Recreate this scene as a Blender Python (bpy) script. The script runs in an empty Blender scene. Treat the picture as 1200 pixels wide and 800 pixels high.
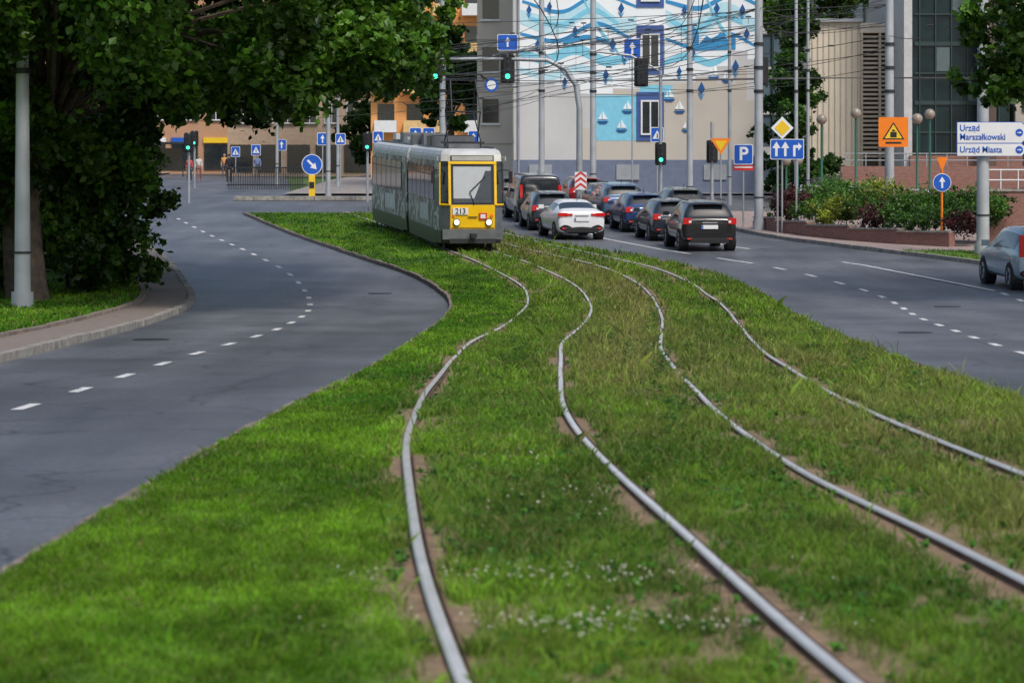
import bpy, math, random
import numpy as np
from mathutils import Vector
random.seed(7); rng=np.random.default_rng(7)
ZC=1.8
scene=bpy.context.scene
# ---------------------------------------------------------------- terrain
_pts=[(-400,-1.6),(0,-1.66),(9.5,-1.74),(22,-1.86),(34,-2.0),(50,-2.1),(60,-2.1),(68,-1.92),(76,-1.5),(84,-1.15),(95,-0.75),(108,-0.1),(118,.4),(130,.9),(145,1.4),(176,2.4),(260,4.2),(400,4.5),(5000,4.5)]
_yy=np.arange(-400,5000,0.5)
_zz=np.interp(_yy,[p[0] for p in _pts],[p[1] for p in _pts])+ZC
_k=np.exp(-0.5*(np.arange(-16,17)/6.0)**2); _k/=_k.sum()
_zz=np.convolve(np.pad(_zz,16,mode='edge'),_k,mode='valid')
def H(y): return np.interp(y,_yy,_zz)
def curve(pts):
    xs=np.array([p[0] for p in pts],float); ys=np.array([p[1] for p in pts],float)
    t=np.gradient(ys,xs)
    def f(x):
        x=np.asarray(x,float); xc=np.clip(x,xs[0],xs[-1])
        i=np.clip(np.searchsorted(xs,xc)-1,0,len(xs)-2)
        h=xs[i+1]-xs[i]; u=(xc-xs[i])/h
        r=(2*u**3-3*u**2+1)*ys[i]+(u**3-2*u**2+u)*h*t[i]+(-2*u**3+3*u**2)*ys[i+1]+(u**3-u**2)*h*t[i+1]
        return r
    return f
LE=curve([(-30,-2.6),(5,-2.55),(12.5,-2.5),(18,-2.4),(22,-2.3),(34,-1.8),(42,-1.57),(54,-1.34),(60,-1.4),(66,-1.8),(71,-2.5),(81,-4.9),(94,-7.8),(107,-10.7),(125,-14.7)])
LC=curve([(-30,-5.6),(12,-5.4),(26,-5.1),(37,-4.9),(49,-4.45),(59,-4.67),(66,-5.3),(73,-6.3),(82,-8.2),(94,-10.9),(107,-13.9),(125,-18)])
LL=curve([(-30,-8.2),(20,-7.6),(37,-7.35),(43,-7.3),(54,-7.35),(61,-7.65),(70,-9.0),(80,-10.9),(94,-14.2),(107,-17.2),(125,-21.5),(150,-24),(260,-34)])
RE=curve([(-30,5),(26,5.2),(42,5.5),(54,5.9),(62,6.25),(67,6.2),(72,5.8),(77,4.8),(84.5,2.4),(88,1.35),(93,.3),(100,-.9),(110,-2.2),(125,-4)])
RC=curve([(-30,7.9),(26,7.9),(38,7.8),(52,8.5),(69,9.1),(77,7.6),(82,6.1),(88,4.3),(95,3.1),(105,1.9),(125,0)])
RC2=curve([(-30,10.9),(26,10.9),(38,11.0),(52,11.7),(60,12.3),(68,12.6),(73,12.0),(80,9.6),(88,7.4),(95,6.2),(105,5.0),(125,3.2)])
RR=curve([(-30,14),(26,14.5),(52,15.5),(62,16),(68,16),(75,15),(80,13.4),(86,11.5),(95,9.3),(105,8),(115,7.2),(125,7)])
T1=curve([(-20,1.6),(5,.95),(9.5,.53),(11.9,.35),(14.7,.165),(17.8,0),(21.4,-.16),(25.2,-.2),(31,-.13),(40,.09),(46.7,.56),(54.8,.97),(61.5,1.09),(68,.89),(73,.27),(80.5,-1.0),(83,-1.4),(92,-2.75),(101,-4.5),(112,-6.7),(125,-9.5)])
T2=curve([(-20,4.2),(5,3.6),(9,3.3),(12,3.12),(14,3.0),(18,2.75),(21,2.66),(24,2.64),(29,2.7),(37,2.9),(45,3.35),(52,3.75),(62,4.1),(68,4.05),(74,3.4),(80,2.0),(84,1.0),(88,.2),(92,-.5),(100,-2.1),(112,-4.4),(125,-7)])
YX=112.0
def vn(x,y,s=0):
    xi=np.floor(x); yi=np.floor(y); fx=x-xi; fy=y-yi
    fx=fx*fx*(3-2*fx); fy=fy*fy*(3-2*fy)
    def h(a,b):
        v=np.sin(a*127.1+b*311.7+s*17.3)*43758.5453
        return v-np.floor(v)
    return (h(xi,yi)*(1-fx)+h(xi+1,yi)*fx)*(1-fy)+(h(xi,yi+1)*(1-fx)+h(xi+1,yi+1)*fx)*fy
def fbm(x,y,s=0): return .5*vn(x,y,s)+.3*vn(x*2.1,y*2.1,s+1)+.2*vn(x*4.3,y*4.3,s+2)
def sst(a,b,x):
    t=np.clip((x-a)/(b-a),0,1); return t*t*(3-2*t)
def raildist(x,y):
    d=np.full_like(x,99.)
    for T in (T1,T2):
        c=T(y)
        for o in (-.7175,.7175): d=np.minimum(d,np.abs(x-c-o))
    return d
def dirtf(x,y):
    d=raildist(x,y)
    n=fbm(x*1.6+5,y*.8,3)
    a=sst(.44,.56,n+0.10*(x>1.9))*np.exp(-(d/.25)**2)*1.15
    a=np.maximum(a,.85*np.exp(-(d/.065)**2))
    b=sst(.63,.71,fbm(x*1.5,y*.7,9)+.05*(x>2.2))*.8*(x>T1(y)-1.1)*sst(0,.35,x-LE(y))*sst(.32,.48,fbm(x*6,y*3,71))
    return np.clip(np.maximum(a,b),0,1)
def dryf(x,y):
    c=(T1(y)+T2(y))/2+.15
    a=np.exp(-((x-c)/.8)**2)*sst(16,34,y)
    b=.6*sst(2.0,3.0,x)*sst(62,20,y)
    e=.25*(x>T1(y)-.9)
    return np.clip((a+b+e)*(.3+1.0*fbm(x*1.3,y*.6,21)),0,1)
G1=np.array([.068,.19,.010]); G2=np.array([.175,.34,.020]); G3=np.array([.33,.31,.10]); DI=np.array([.21,.14,.09])
def grasscol(x,y,rv=0):
    n=fbm(x*.9,y*.35,31)[:,None]
    n=sst(.25,.75,n)
    c=G1*(1-n)+G2*n
    c=c*(.62+.76*fbm(x*5,y*3,41)[:,None])
    c=c*(.8+.4*sst(.35,.65,fbm(x*2.2,y*1.1,47))[:,None])
    dr=dryf(x,y)[:,None]*.7
    return c*(1-dr)+G3*dr
# ---------------------------------------------------------------- materials
MT={}
def mat(name,col,rough=.6,metal=0,var=.12,scale=3.0,bump=0,emit=0,spec=.5,coat=0):
    if name in MT: return MT[name]
    m=bpy.data.materials.new(name); m.use_nodes=True; nt=m.node_tree; b=nt.nodes['Principled BSDF']
    b.inputs['Roughness'].default_value=rough; b.inputs['Metallic'].default_value=metal
    b.inputs['Specular IOR Level'].default_value=spec; b.inputs['Coat Weight'].default_value=coat
    c=(*col,1)
    tc=nt.nodes.new('ShaderNodeTexCoord'); n=nt.nodes.new('ShaderNodeTexNoise'); n.inputs['Scale'].default_value=scale; n.inputs['Detail'].default_value=6
    nt.links.new(tc.outputs['Object'],n.inputs['Vector'])
    r=nt.nodes.new('ShaderNodeValToRGB'); r.color_ramp.elements[0].position=.3; r.color_ramp.elements[1].position=.7
    r.color_ramp.elements[0].color=(*[max(0,v*(1-var)) for v in col],1); r.color_ramp.elements[1].color=(*[min(1,v*(1+var)) for v in col],1)
    nt.links.new(n.outputs['Fac'],r.inputs['Fac']); nt.links.new(r.outputs['Color'],b.inputs['Base Color'])
    if bump:
        bp=nt.nodes.new('ShaderNodeBump'); bp.inputs['Strength'].default_value=bump; bp.inputs['Distance'].default_value=.02
        n2=nt.nodes.new('ShaderNodeTexNoise'); n2.inputs['Scale'].default_value=scale*12; nt.links.new(tc.outputs['Object'],n2.inputs['Vector'])
        nt.links.new(n2.outputs['Fac'],bp.inputs['Height']); nt.links.new(bp.outputs['Normal'],b.inputs['Normal'])
    if emit:
        b.inputs['Emission Color'].default_value=c; b.inputs['Emission Strength'].default_value=emit
    MT[name]=m; return m
def attrmat(name,trans=0.0,rough=.6,noisemul=0,spec=.3):
    m=bpy.data.materials.new(name); m.use_nodes=True; nt=m.node_tree; b=nt.nodes['Principled BSDF']
    a=nt.nodes.new('ShaderNodeAttribute'); a.attribute_name='col'; b.inputs['Roughness'].default_value=rough
    b.inputs['Specular IOR Level'].default_value=spec
    out=a.outputs['Color']
    if noisemul:
        tc=nt.nodes.new('ShaderNodeTexCoord'); n=nt.nodes.new('ShaderNodeTexNoise'); n.inputs['Scale'].default_value=14; n.inputs['Detail'].default_value=8
        nt.links.new(tc.outputs['Object'],n.inputs['Vector'])
        mr=nt.nodes.new('ShaderNodeMapRange'); mr.inputs['From Min'].default_value=.3; mr.inputs['From Max'].default_value=.7; mr.inputs['To Min'].default_value=1-noisemul; mr.inputs['To Max'].default_value=1+noisemul
        nt.links.new(n.outputs['Fac'],mr.inputs['Value'])
        mx=nt.nodes.new('ShaderNodeVectorMath'); mx.operation='SCALE'
        nt.links.new(out,mx.inputs[0]); nt.links.new(mr.outputs['Result'],mx.inputs['Scale']); out=mx.outputs['Vector']
    nt.links.new(out,b.inputs['Base Color'])
    if trans:
        t=nt.nodes.new('ShaderNodeBsdfTranslucent'); nt.links.new(out,t.inputs['Color'])
        ms=nt.nodes.new('ShaderNodeMixShader'); ms.inputs[0].default_value=trans
        nt.links.new(b.outputs[0],ms.inputs[1]); nt.links.new(t.outputs[0],ms.inputs[2]); nt.links.new(ms.outputs[0],nt.nodes['Material Output'].inputs['Surface'])
    MT[name]=m; return m
def asphaltmat():
    m=bpy.data.materials.new('asphalt'); m.use_nodes=True; nt=m.node_tree; b=nt.nodes['Principled BSDF']
    N=nt.nodes.new; Lk=nt.links.new
    tc=N('ShaderNodeTexCoord')
    def noise(sc,det=5,vec=None):
        n=N('ShaderNodeTexNoise'); n.inputs['Scale'].default_value=sc; n.inputs['Detail'].default_value=det; Lk(vec or tc.outputs['Object'],n.inputs['Vector']); return n
    mp=N('ShaderNodeMapping'); mp.inputs['Scale'].default_value=(1,.12,1); Lk(tc.outputs['Object'],mp.inputs['Vector'])
    n1=noise(.9,6,mp.outputs['Vector']); n2=noise(60,3); n3=noise(.25,4); n4=noise(22,6)
    r=N('ShaderNodeValToRGB'); r.color_ramp.elements[0].position=.3; r.color_ramp.elements[1].position=.72
    r.color_ramp.elements[0].color=(.078,.085,.098,1); r.color_ramp.elements[1].color=(.145,.152,.166,1)
    Lk(n1.outputs['Fac'],r.inputs['Fac'])
    r2=N('ShaderNodeValToRGB'); r2.color_ramp.elements[0].position=.35; r2.color_ramp.elements[1].position=.65
    r2.color_ramp.elements[0].color=(.72,.72,.72,1); r2.color_ramp.elements[1].color=(1.15,1.15,1.15,1); Lk(n3.outputs['Fac'],r2.inputs['Fac'])
    mx=N('ShaderNodeMixRGB'); mx.blend_type='MULTIPLY'; mx.inputs[0].default_value=1; Lk(r.outputs[0],mx.inputs[1]); Lk(r2.outputs[0],mx.inputs[2])
    r4=N('ShaderNodeValToRGB'); r4.color_ramp.elements[0].position=.38; r4.color_ramp.elements[1].position=.62
    r4.color_ramp.elements[0].color=(.8,.8,.8,1); r4.color_ramp.elements[1].color=(1.15,1.15,1.15,1); Lk(n4.outputs['Fac'],r4.inputs['Fac'])
    mx4=N('ShaderNodeMixRGB'); mx4.blend_type='MULTIPLY'; mx4.inputs[0].default_value=1; Lk(mx.outputs[0],mx4.inputs[1]); Lk(r4.outputs[0],mx4.inputs[2])
    v=N('ShaderNodeTexVoronoi'); v.feature='DISTANCE_TO_EDGE'; v.inputs['Scale'].default_value=.35
    nd=noise(1.2,4); va=N('ShaderNodeVectorMath'); va.operation='ADD'; Lk(tc.outputs['Object'],va.inputs[0]); Lk(nd.outputs['Color'],va.inputs[1]); Lk(va.outputs[0],v.inputs['Vector'])
    r3=N('ShaderNodeValToRGB'); r3.color_ramp.elements[0].position=.0; r3.color_ramp.elements[1].position=.014; r3.color_ramp.elements[0].color=(.5,.5,.5,1); r3.color_ramp.elements[1].color=(1,1,1,1)
    Lk(v.outputs['Distance'],r3.inputs['Fac'])
    mx2=N('ShaderNodeMixRGB'); mx2.blend_type='MULTIPLY'; mx2.inputs[0].default_value=1; Lk(mx4.outputs[0],mx2.inputs[1]); Lk(r3.outputs[0],mx2.inputs[2])
    Lk(mx2.outputs[0],b.inputs['Base Color'])
    b.inputs['Roughness'].default_value=.48
    bp=N('ShaderNodeBump'); bp.inputs['Strength'].default_value=.25; bp.inputs['Distance'].default_value=.01; Lk(n2.outputs['Fac'],bp.inputs['Height']); Lk(bp.outputs['Normal'],b.inputs['Normal'])
    MT['asphalt']=m; return m
def brickmat(name,c1,c2,sc=1.0,mort=(.3,.28,.25)):
    m=bpy.data.materials.new(name); m.use_nodes=True; nt=m.node_tree; b=nt.nodes['Principled BSDF']
    tc=nt.nodes.new('ShaderNodeTexCoord'); mp=nt.nodes.new('ShaderNodeMapping'); mp.inputs['Rotation'].default_value=(math.radians(90),0,0)
    br=nt.nodes.new('ShaderNodeTexBrick'); br.inputs['Scale'].default_value=4*sc; br.inputs['Color1'].default_value=(*c1,1); br.inputs['Color2'].default_value=(*c2,1); br.inputs['Mortar'].default_value=(*mort,1); br.inputs['Mortar Size'].default_value=.012
    nt.links.new(tc.outputs['Object'],mp.inputs['Vector']); nt.links.new(mp.outputs[0],br.inputs['Vector']); nt.links.new(br.outputs['Color'],b.inputs['Base Color']); b.inputs['Roughness'].default_value=.8
    MT[name]=m; return m
def advertmat():
    m=bpy.data.materials.new('tram_advert'); m.use_nodes=True; nt=m.node_tree; b=nt.nodes['Principled BSDF']
    tc=nt.nodes.new('ShaderNodeTexCoord'); n=nt.nodes.new('ShaderNodeTexNoise'); n.inputs['Scale'].default_value=1.3; n.inputs['Detail'].default_value=4
    r=nt.nodes.new('ShaderNodeValToRGB'); r.color_ramp.interpolation='CONSTANT'; el=r.color_ramp.elements
    el[0].position=0; el[0].color=(.02,.03,.03,1); el[1].position=.45; el[1].color=(.10,.13,.11,1)
    for p,c in((.50,(.50,.51,.49,1)),(.55,(.04,.05,.045,1)),(.60,(.22,.24,.20,1)),(.66,(.55,.55,.52,1))): e=el.new(p); e.color=c
    nt.links.new(tc.outputs['Object'],n.inputs['Vector']); nt.links.new(n.outputs['Fac'],r.inputs['Fac']); nt.links.new(r.outputs['Color'],b.inputs['Base Color']); b.inputs['Roughness'].default_value=.35
    return m
asphalt=asphaltmat()
paint=mat('road_paint',(.62,.62,.60),.6,var=.35,scale=9)
kerbm=mat('kerb_stone',(.27,.25,.22),.8,var=.35,scale=4,bump=.3)
kerbd=mat('kerb_stone_brown',(.20,.16,.13),.85,var=.4,scale=3,bump=.3)
pave=mat('paving',(.29,.26,.24),.8,var=.2,scale=2,bump=.2)
pavel=brickmat('paving_setts',(.19,.155,.13),(.26,.21,.18),.9,(.10,.09,.07)); 
for n_ in pavel.node_tree.nodes:
    if n_.type=='MAPPING': n_.inputs['Rotation'].default_value=(0,0,0)
pavep=mat('paving_pink',(.33,.25,.22),.8,var=.2,scale=3,bump=.2)
earth=mat('earth_grass',(.06,.11,.02),.9,var=.4,scale=.6,bump=.4)
steel=mat('galvanised_steel',(.36,.38,.40),.45,.3,var=.12,scale=2)
polem=mat('pole_paint',(.40,.42,.44),.5,.1,var=.15,scale=1.5)
darkm=mat('dark_metal',(.03,.033,.036),.5,.2)
wirem=mat('wire_copper_patina',(.06,.06,.06),.6,.2)
blackp=mat('black_plastic',(.015,.015,.017),.45)
rubber=mat('rubber',(.02,.02,.02),.85)
glass=mat('tinted_glass',(.02,.026,.032),.08,0,var=.2,spec=.7,coat=.3)
whitep=mat('white_paint',(.78,.79,.80),.35,var=.04)
bluep=mat('sign_blue',(.01,.10,.50),.4,var=.06)
redp=mat('sign_red',(.62,.03,.02),.4,var=.06)
yellowp=mat('sign_yellow',(.85,.55,.02),.4,var=.05)
orangep=mat('sign_orange',(.90,.22,.01),.4,var=.05)
redl=mat('red_lamp',(.50,.008,.008),.25,emit=.12)
greenl=mat('green_lamp',(.05,.9,.45),.3,emit=2.2)
greenpost=mat('green_post',(.02,.11,.07),.4)
# ---------------------------------------------------------------- mesh builder
class MB:
    def __init__(s,name): s.name=name; s.v=[]; s.f=[]; s.m=[]; s.mats=[]
    def mi(s,m):
        if m not in s.mats: s.mats.append(m)
        return s.mats.index(m)
    def add(s,vs,fs,m):
        o=len(s.v); s.v+= [tuple(map(float,p)) for p in vs]
        k=s.mi(m)
        for f in fs: s.f.append([o+i for i in f]); s.m.append(k)
    def box(s,c,d,m,rz=0,tx=1,ty=1):
        x,y,z=c; a,b,h=d[0]/2,d[1]/2,d[2]/2; cs,sn=math.cos(rz),math.sin(rz); vs=[]
        for k,(sx,sy) in ((-1,(1,1)),(1,(tx,ty))):
            for i,j in ((-1,-1),(1,-1),(1,1),(-1,1)):
                px,py=i*a*sx,j*b*sy; vs.append((x+px*cs-py*sn,y+px*sn+py*cs,z+k*h))
        s.add(vs,[(3,2,1,0),(4,5,6,7),(0,1,5,4),(1,2,6,5),(2,3,7,6),(3,0,4,7)],m)
    def tube(s,pts,rad,m,n=8,cap=True):
        pts=[Vector(p) for p in pts]; vs=[]; fs=[]
        if not hasattr(rad,'__len__'): rad=[rad]*len(pts)
        for i,p in enumerate(pts):
            t=(pts[min(i+1,len(pts)-1)]-pts[max(i-1,0)]).normalized()
            u=t.cross(Vector((0,1,0)) if abs(t.y)<.9 else Vector((1,0,0))).normalized(); w=t.cross(u)
            for k in range(n):
                a=2*math.pi*k/n; vs.append(p+(u*math.cos(a)+w*math.sin(a))*rad[i])
        for i in range(len(pts)-1):
            for k in range(n):
                fs.append((i*n+k,i*n+(k+1)%n,(i+1)*n+(k+1)%n,(i+1)*n+k))
        if cap: fs.append(tuple(range(n))[::-1]); fs.append(tuple(range((len(pts)-1)*n,len(pts)*n)))
        s.add(vs,fs,m)
    def prism(s,pts,y0,y1,m,ox=0,oz=0):
        n=len(pts); vs=[(ox+p[0],y0,oz+p[1]) for p in pts]+[(ox+p[0],y1,oz+p[1]) for p in pts]
        fs=[tuple(range(n)),tuple(range(2*n-1,n-1,-1))]+[(i,(i+n),(i+1)%n+n,(i+1)%n) for i in range(n)]
        s.add(vs,fs,m)
    def disc(s,x,y,z,r,t,m,n=24):
        s.prism([(r*math.cos(2*math.pi*k/n),r*math.sin(2*math.pi*k/n)) for k in range(n)],y,y+t,m,x,z)
    def obj(s,smooth=False,bevel=0,parent=None,loc=None,rz=0,name=None):
        me=bpy.data.meshes.new(s.name); me.from_pydata(s.v,[],s.f)
        for m in s.mats: me.materials.append(m)
        me.polygons.foreach_set('material_index',s.m)
        me.polygons.foreach_set('use_smooth',[smooth]*len(s.f)); me.update()
        o=bpy.data.objects.new(name or s.name,me); scene.collection.objects.link(o)
        if smooth:
            try:
                me.set_sharp_from_angle(angle=math.radians(40))
            except Exception: pass
        if bevel:
            b=o.modifiers.new('b','BEVEL'); b.width=bevel; b.segments=2; b.limit_method='ANGLE'
        if parent: o.parent=parent
        if loc: o.location=loc
        o.rotation_euler[2]=rz
        return o
def empty(name,loc,rz=0):
    e=bpy.data.objects.new(name,None); scene.collection.objects.link(e); e.location=loc; e.rotation_euler[2]=rz; e.empty_display_size=.3; return e
def text(s,loc,size,m,parent=None,name='lettering',align='CENTER',bold=.0):
    c=bpy.data.curves.new(name,'FONT'); c.body=s; c.size=size; c.align_x=align; c.align_y='CENTER'; c.extrude=.003; c.offset=bold
    c.materials.append(m); o=bpy.data.objects.new(name,c); scene.collection.objects.link(o); o.location=loc; o.rotation_euler=(math.radians(90),0,0)
    if parent: o.parent=parent
    return o
def npmesh(name,V,F,cols=None,m=None,smooth=False):
    V=np.asarray(V,np.float32); F=np.asarray(F,np.int32); k=F.shape[1]
    me=bpy.data.meshes.new(name); me.vertices.add(len(V)); me.vertices.foreach_set('co',V.ravel())
    me.loops.add(F.size); me.loops.foreach_set('vertex_index',F.ravel()); me.polygons.add(len(F))
    me.polygons.foreach_set('loop_start',np.arange(0,F.size,k,dtype=np.int32))
    me.update(calc_edges=True)
    if cols is not None:
        a=me.attributes.new('col','FLOAT_COLOR','POINT'); c=np.ones((len(V),4),np.float32); c[:,:3]=cols; a.data.foreach_set('color',c.ravel())
    if m: me.materials.append(m)
    me.polygons.foreach_set('use_smooth',[smooth]*len(F))
    o=bpy.data.objects.new(name,me); scene.collection.objects.link(o); return o
def ribbon(name,fa,fb,y0,y1,dz,m,step=1.0,nx=2,col=None):
    ys=np.linspace(y0,y1,max(2,int((y1-y0)/step)+1)); A=fa(ys); B=fb(ys); u=np.linspace(0,1,nx+1)
    X=A[:,None]*(1-u)+B[:,None]*u; Y=np.repeat(ys[:,None],nx+1,1); Z=H(Y)+dz
    V=np.stack([X.ravel(),Y.ravel(),Z.ravel()],1); i=np.arange(len(ys)-1)[:,None]*(nx+1)+np.arange(nx)[None,:]; i=i.ravel()
    F=np.stack([i,i+1,i+nx+2,i+nx+1],1)
    return npmesh(name,V,F,col(V[:,0],V[:,1]) if col else None,m,True)
def kerb(name,f,y0,y1,w,top,bot,m=kerbm,step=1.0):
    ys=np.arange(y0,y1+.01,step); mb=MB(name)
    for a,b in zip(ys[:-1],ys[1:]):
        xa,xb=float(f(a)),float(f(b-.015)); ha,hb=float(H(a)),float(H(b)); j=random.uniform(-.012,.012); k=random.uniform(-.012,.012)
        b-=.015
        mb.add([(xa-w/2+k,a,ha+bot),(xa+w/2+k,a,ha+bot),(xb+w/2+k,b,hb+bot),(xb-w/2+k,b,hb+bot),(xa-w/2+k,a,ha+top+j),(xa+w/2+k,a,ha+top+j),(xb+w/2+k,b,hb+top+j),(xb-w/2+k,b,hb+top+j)],
          [(3,2,1,0),(4,5,6,7),(0,1,5,4),(1,2,6,5),(2,3,7,6),(3,0,4,7)],m)
    return mb.obj()
off=lambda f,d:(lambda y:f(y)+d)
# ---------------------------------------------------------------- ground
xs=np.concatenate([-np.geomspace(2000,60,10),np.linspace(-50,50,21),np.geomspace(60,2000,10)])
ys=np.concatenate([np.linspace(-400,-40,6),np.arange(-30,270,2.),np.geomspace(275,4500,12)])
XX,YY=np.meshgrid(xs,ys); V=np.stack([XX.ravel(),YY.ravel(),H(YY.ravel())-.16],1)
i=(np.arange(len(ys)-1)[:,None]*len(xs)+np.arange(len(xs)-1)[None,:]).ravel()
npmesh('ground',V,np.stack([i,i+1,i+len(xs)+1,i+len(xs)],1),None,earth,True)
ribbon('road',LL,LE,-30,YX,-.11,asphalt,nx=4)
ribbon('road',RE,RR,-30,YX,-.11,asphalt,nx=4)
cst=lambda c:(lambda y:np.zeros_like(np.asarray(y,float))+c)
ribbon('road',cst(-60),cst(60),YX,134,-.106,asphalt,nx=20)
ribbon('road',off(LL,0),off(LL,11),134,300,-.11,asphalt,nx=4)
gm=attrmat('grass_soil',rough=.9,noisemul=.35)
def medcol(x,y):
    d=dirtf(x,y)[:,None]; g=grasscol(x,y)*.55
    return g*(1-d)+DI*d*1.1
ribbon('grass_median',LE,RE,-30,YX-1.2,0,gm,step=.2,nx=80,col=medcol)
kerb('kerb',LE,-30,YX-1,.13,.002,-.25,kerbd); kerb('kerb',RE,-30,YX-1,.13,.002,-.25,kerbd)
ribbon('pavement',off(LL,-1.15),off(LL,-.08),-30,YX-6,.0,pavel,nx=3)
kerb('kerb',LL,-30,YX-6,.17,.012,-.25); kerb('kerb',off(LL,-1.2),-30,YX-6,.14,.06,-.2,kerbd)
ribbon('grass_verge',off(LL,-60),off(LL,-1.26),-30,300,.0,gm,nx=60,col=lambda x,y:grasscol(x,y)*.6)
kerb('kerb',RR,-30,YX-1,.16,.015,-.25)
ribbon('grass_verge',off(RR,.08),off(RR,2.2),-30,83,.0,gm,nx=14,col=lambda x,y:grasscol(x,y)*.75)
ribbon('pavement',off(RR,2.2),off(RR,60),-30,83,.0,pavep,nx=40)
ribbon('pavement',off(RR,.08),off(RR,60),83,YX,.0,pavep,nx=40)
ribbon('plaza',cst(-12),cst(80),134,330,.0,pave,nx=40)
ribbon('pavement',off(LL,-40),off(LL,-.1),134,300,.012,pave,nx=10)
def dashes(name,f,y0,y1,on,gap,w=.12):
    mb=MB(name); y=y0
    while y<y1:
        n=4; 
        for k in range(n):
            a=y+on*k/n; b=y+on*(k+1)/n
            mb.add([(f(a)-w/2,a,H(a)-.104),(f(a)+w/2,a,H(a)-.104),(f(b)+w/2,b,H(b)-.104),(f(b)-w/2,b,H(b)-.104)],[(0,1,2,3)],paint)
        y+=on+gap
    return mb.obj()
dashes('lane_marking',LC,4.6,108,1.0,2.1,.13)
dashes('lane_marking',RC,8,78,1.0,1.8,.13); dashes('lane_marking',RC,78,108,30,1,.13)
dashes('lane_marking',RC2,40,66,1,1.8,.13); dashes('lane_marking',RC2,67,108,41,1,.14)
mb=MB('stop_line'); mb.box((1.5,109.3,float(H(109.3))-.098),(10,.45,.008),paint); mb.obj()
# manhole covers and tar repairs
b=MB('manhole_cover')
for x,y in((-6.2,44),(-3.4,66),(10.2,60),(7.4,47)): b.tube([(x,y,float(H(y))-.2),(x,y,float(H(y))-.1)],.32,darkm,20)
b.obj()
b=MB('traffic_island')
for k in range(8): b.box((-13.2+k*1.0,126.5,float(H(126.5))-.02),(.985,1.6,.22),kerbm)
b.obj(bevel=.02)
# rails
railtop=mat('rail_steel',(.76,.75,.73),.28,.45,var=.12,scale=3)
railside=mat('rail_rust',(.10,.055,.035),.85,var=.4,scale=5)
def rail(T,o,ph):
    ys=np.arange(-5,YX-1,.35); n=len(ys); x=T(ys); sl=np.gradient(x,ys); nx=1/np.sqrt(1+sl**2)
    wob=.006*np.sin(ys*.9+ph)+.014*np.sin(ys*.33+ph*2)
    cx=x+o*nx+wob; cy=ys-o*sl*nx; z=H(ys)+.04+.007*np.sin(ys*.5+ph)
    prof=[(-.07,-.14),(-.05,-.045),(-.030,-.040),(-.032,-.010),(-.022,.0),(.018,.0),(.026,-.008),(.026,-.038),(.040,-.038),(.044,-.018),(.056,-.018),(.062,-.05),(.075,-.14)]
    V=[];k=len(prof)
    for i in range(n):
        for p in prof: V.append((cx[i]+p[0]*nx[i],cy[i]-p[0]*sl[i]*nx[i],z[i]+p[1]))
    mb=MB('tram_rail')
    for j in range(k-1):
        fs=[(i*k+j,i*k+j+1,(i+1)*k+j+1,(i+1)*k+j) for i in range(n-1)]
        m=railtop if j in(3,4,5) else railside
        kk=mb.mi(m)
        for f in fs: mb.f.append(list(f)); mb.m.append(kk)
    mb.v=V
    mb.obj()
rail(T1,-.7175,0);rail(T1,.7175,1.3);rail(T2,-.7175,2.2);rail(T2,.7175,4)
# ---------------------------------------------------------------- grass blades
gb=attrmat('grass_blade',trans=.4,rough=.5)
def blades(name,y0,y1,dens,h,w,fa,fb,xlim=True,weeds=True,hm=1.):
    n=int(dens*(y1-y0)*12)
    y=rng.uniform(y0,y1,n); a=fa(y); b=fb(y); x=rng.uniform(-1,1,n)*6+ (a+b)/2
    half=.2*y+1.0
    k=(x>a+.0)&(x<b-.0)
    if xlim: k&=(np.abs(x)<half)
    x=x[k];y=y[k]
    rd=raildist(x,y); d=dirtf(x,y)
    cl=sst(.25,.6,fbm(x*9,y*6,77))
    k=(rd>.045)&(rng.random(len(x))>d*1.08)&(rng.random(len(x))<.45+.55*cl); x=x[k];y=y[k];rd=rd[k];cl=cl[k]
    n=len(x); dr=dryf(x,y)
    hh=h*(.5+.8*rng.random(n))*(.5+.9*fbm(x*1.4,y*.8,51))*(.7+.45*cl)*hm
    if weeds:
        bed=(x>T1(y)-.8)
        hh*=1+.35*bed+1.6*dr*rng.random(n)**2+ .6*np.exp(-((rd-.12)/.1)**2)
        tall=rng.random(n)<(.001+.022*dr); hh[tall]*=2.6
    ww=w*(.6+.8*rng.random(n)); ang=rng.uniform(0,math.pi,n); la=rng.uniform(0,2*math.pi,n); ln=hh*rng.uniform(.1,1.0,n)
    ux,uy=np.cos(ang)*ww/2,np.sin(ang)*ww/2; z=H(y)-.005
    p0=np.stack([x-ux,y-uy,z],1);p1=np.stack([x+ux,y+uy,z],1);p3=np.stack([x+np.cos(la)*ln,y+np.sin(la)*ln,z+hh],1)
    mx=x+np.cos(la)*ln*.35; my=y+np.sin(la)*ln*.35; mz=z+hh*.65
    q0=np.stack([mx-ux*.8,my-uy*.8,mz],1); q1=np.stack([mx+ux*.8,my+uy*.8,mz],1)
    Vv=np.stack([p0,p1,q1,p3,q0],1).reshape(-1,3)
    c=grasscol(x,y)*rng.uniform(.5,1.5,(n,1)); 
    yel=rng.random(n)<.06+.24*dr; c[yel]=np.array([.32,.29,.11])*rng.uniform(.6,1.2,(yel.sum(),1))
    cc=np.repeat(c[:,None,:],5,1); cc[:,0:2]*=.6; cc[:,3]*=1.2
    F=np.arange(n*5).reshape(n,5)
    return Vv,F,cc.reshape(-1,3)
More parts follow.
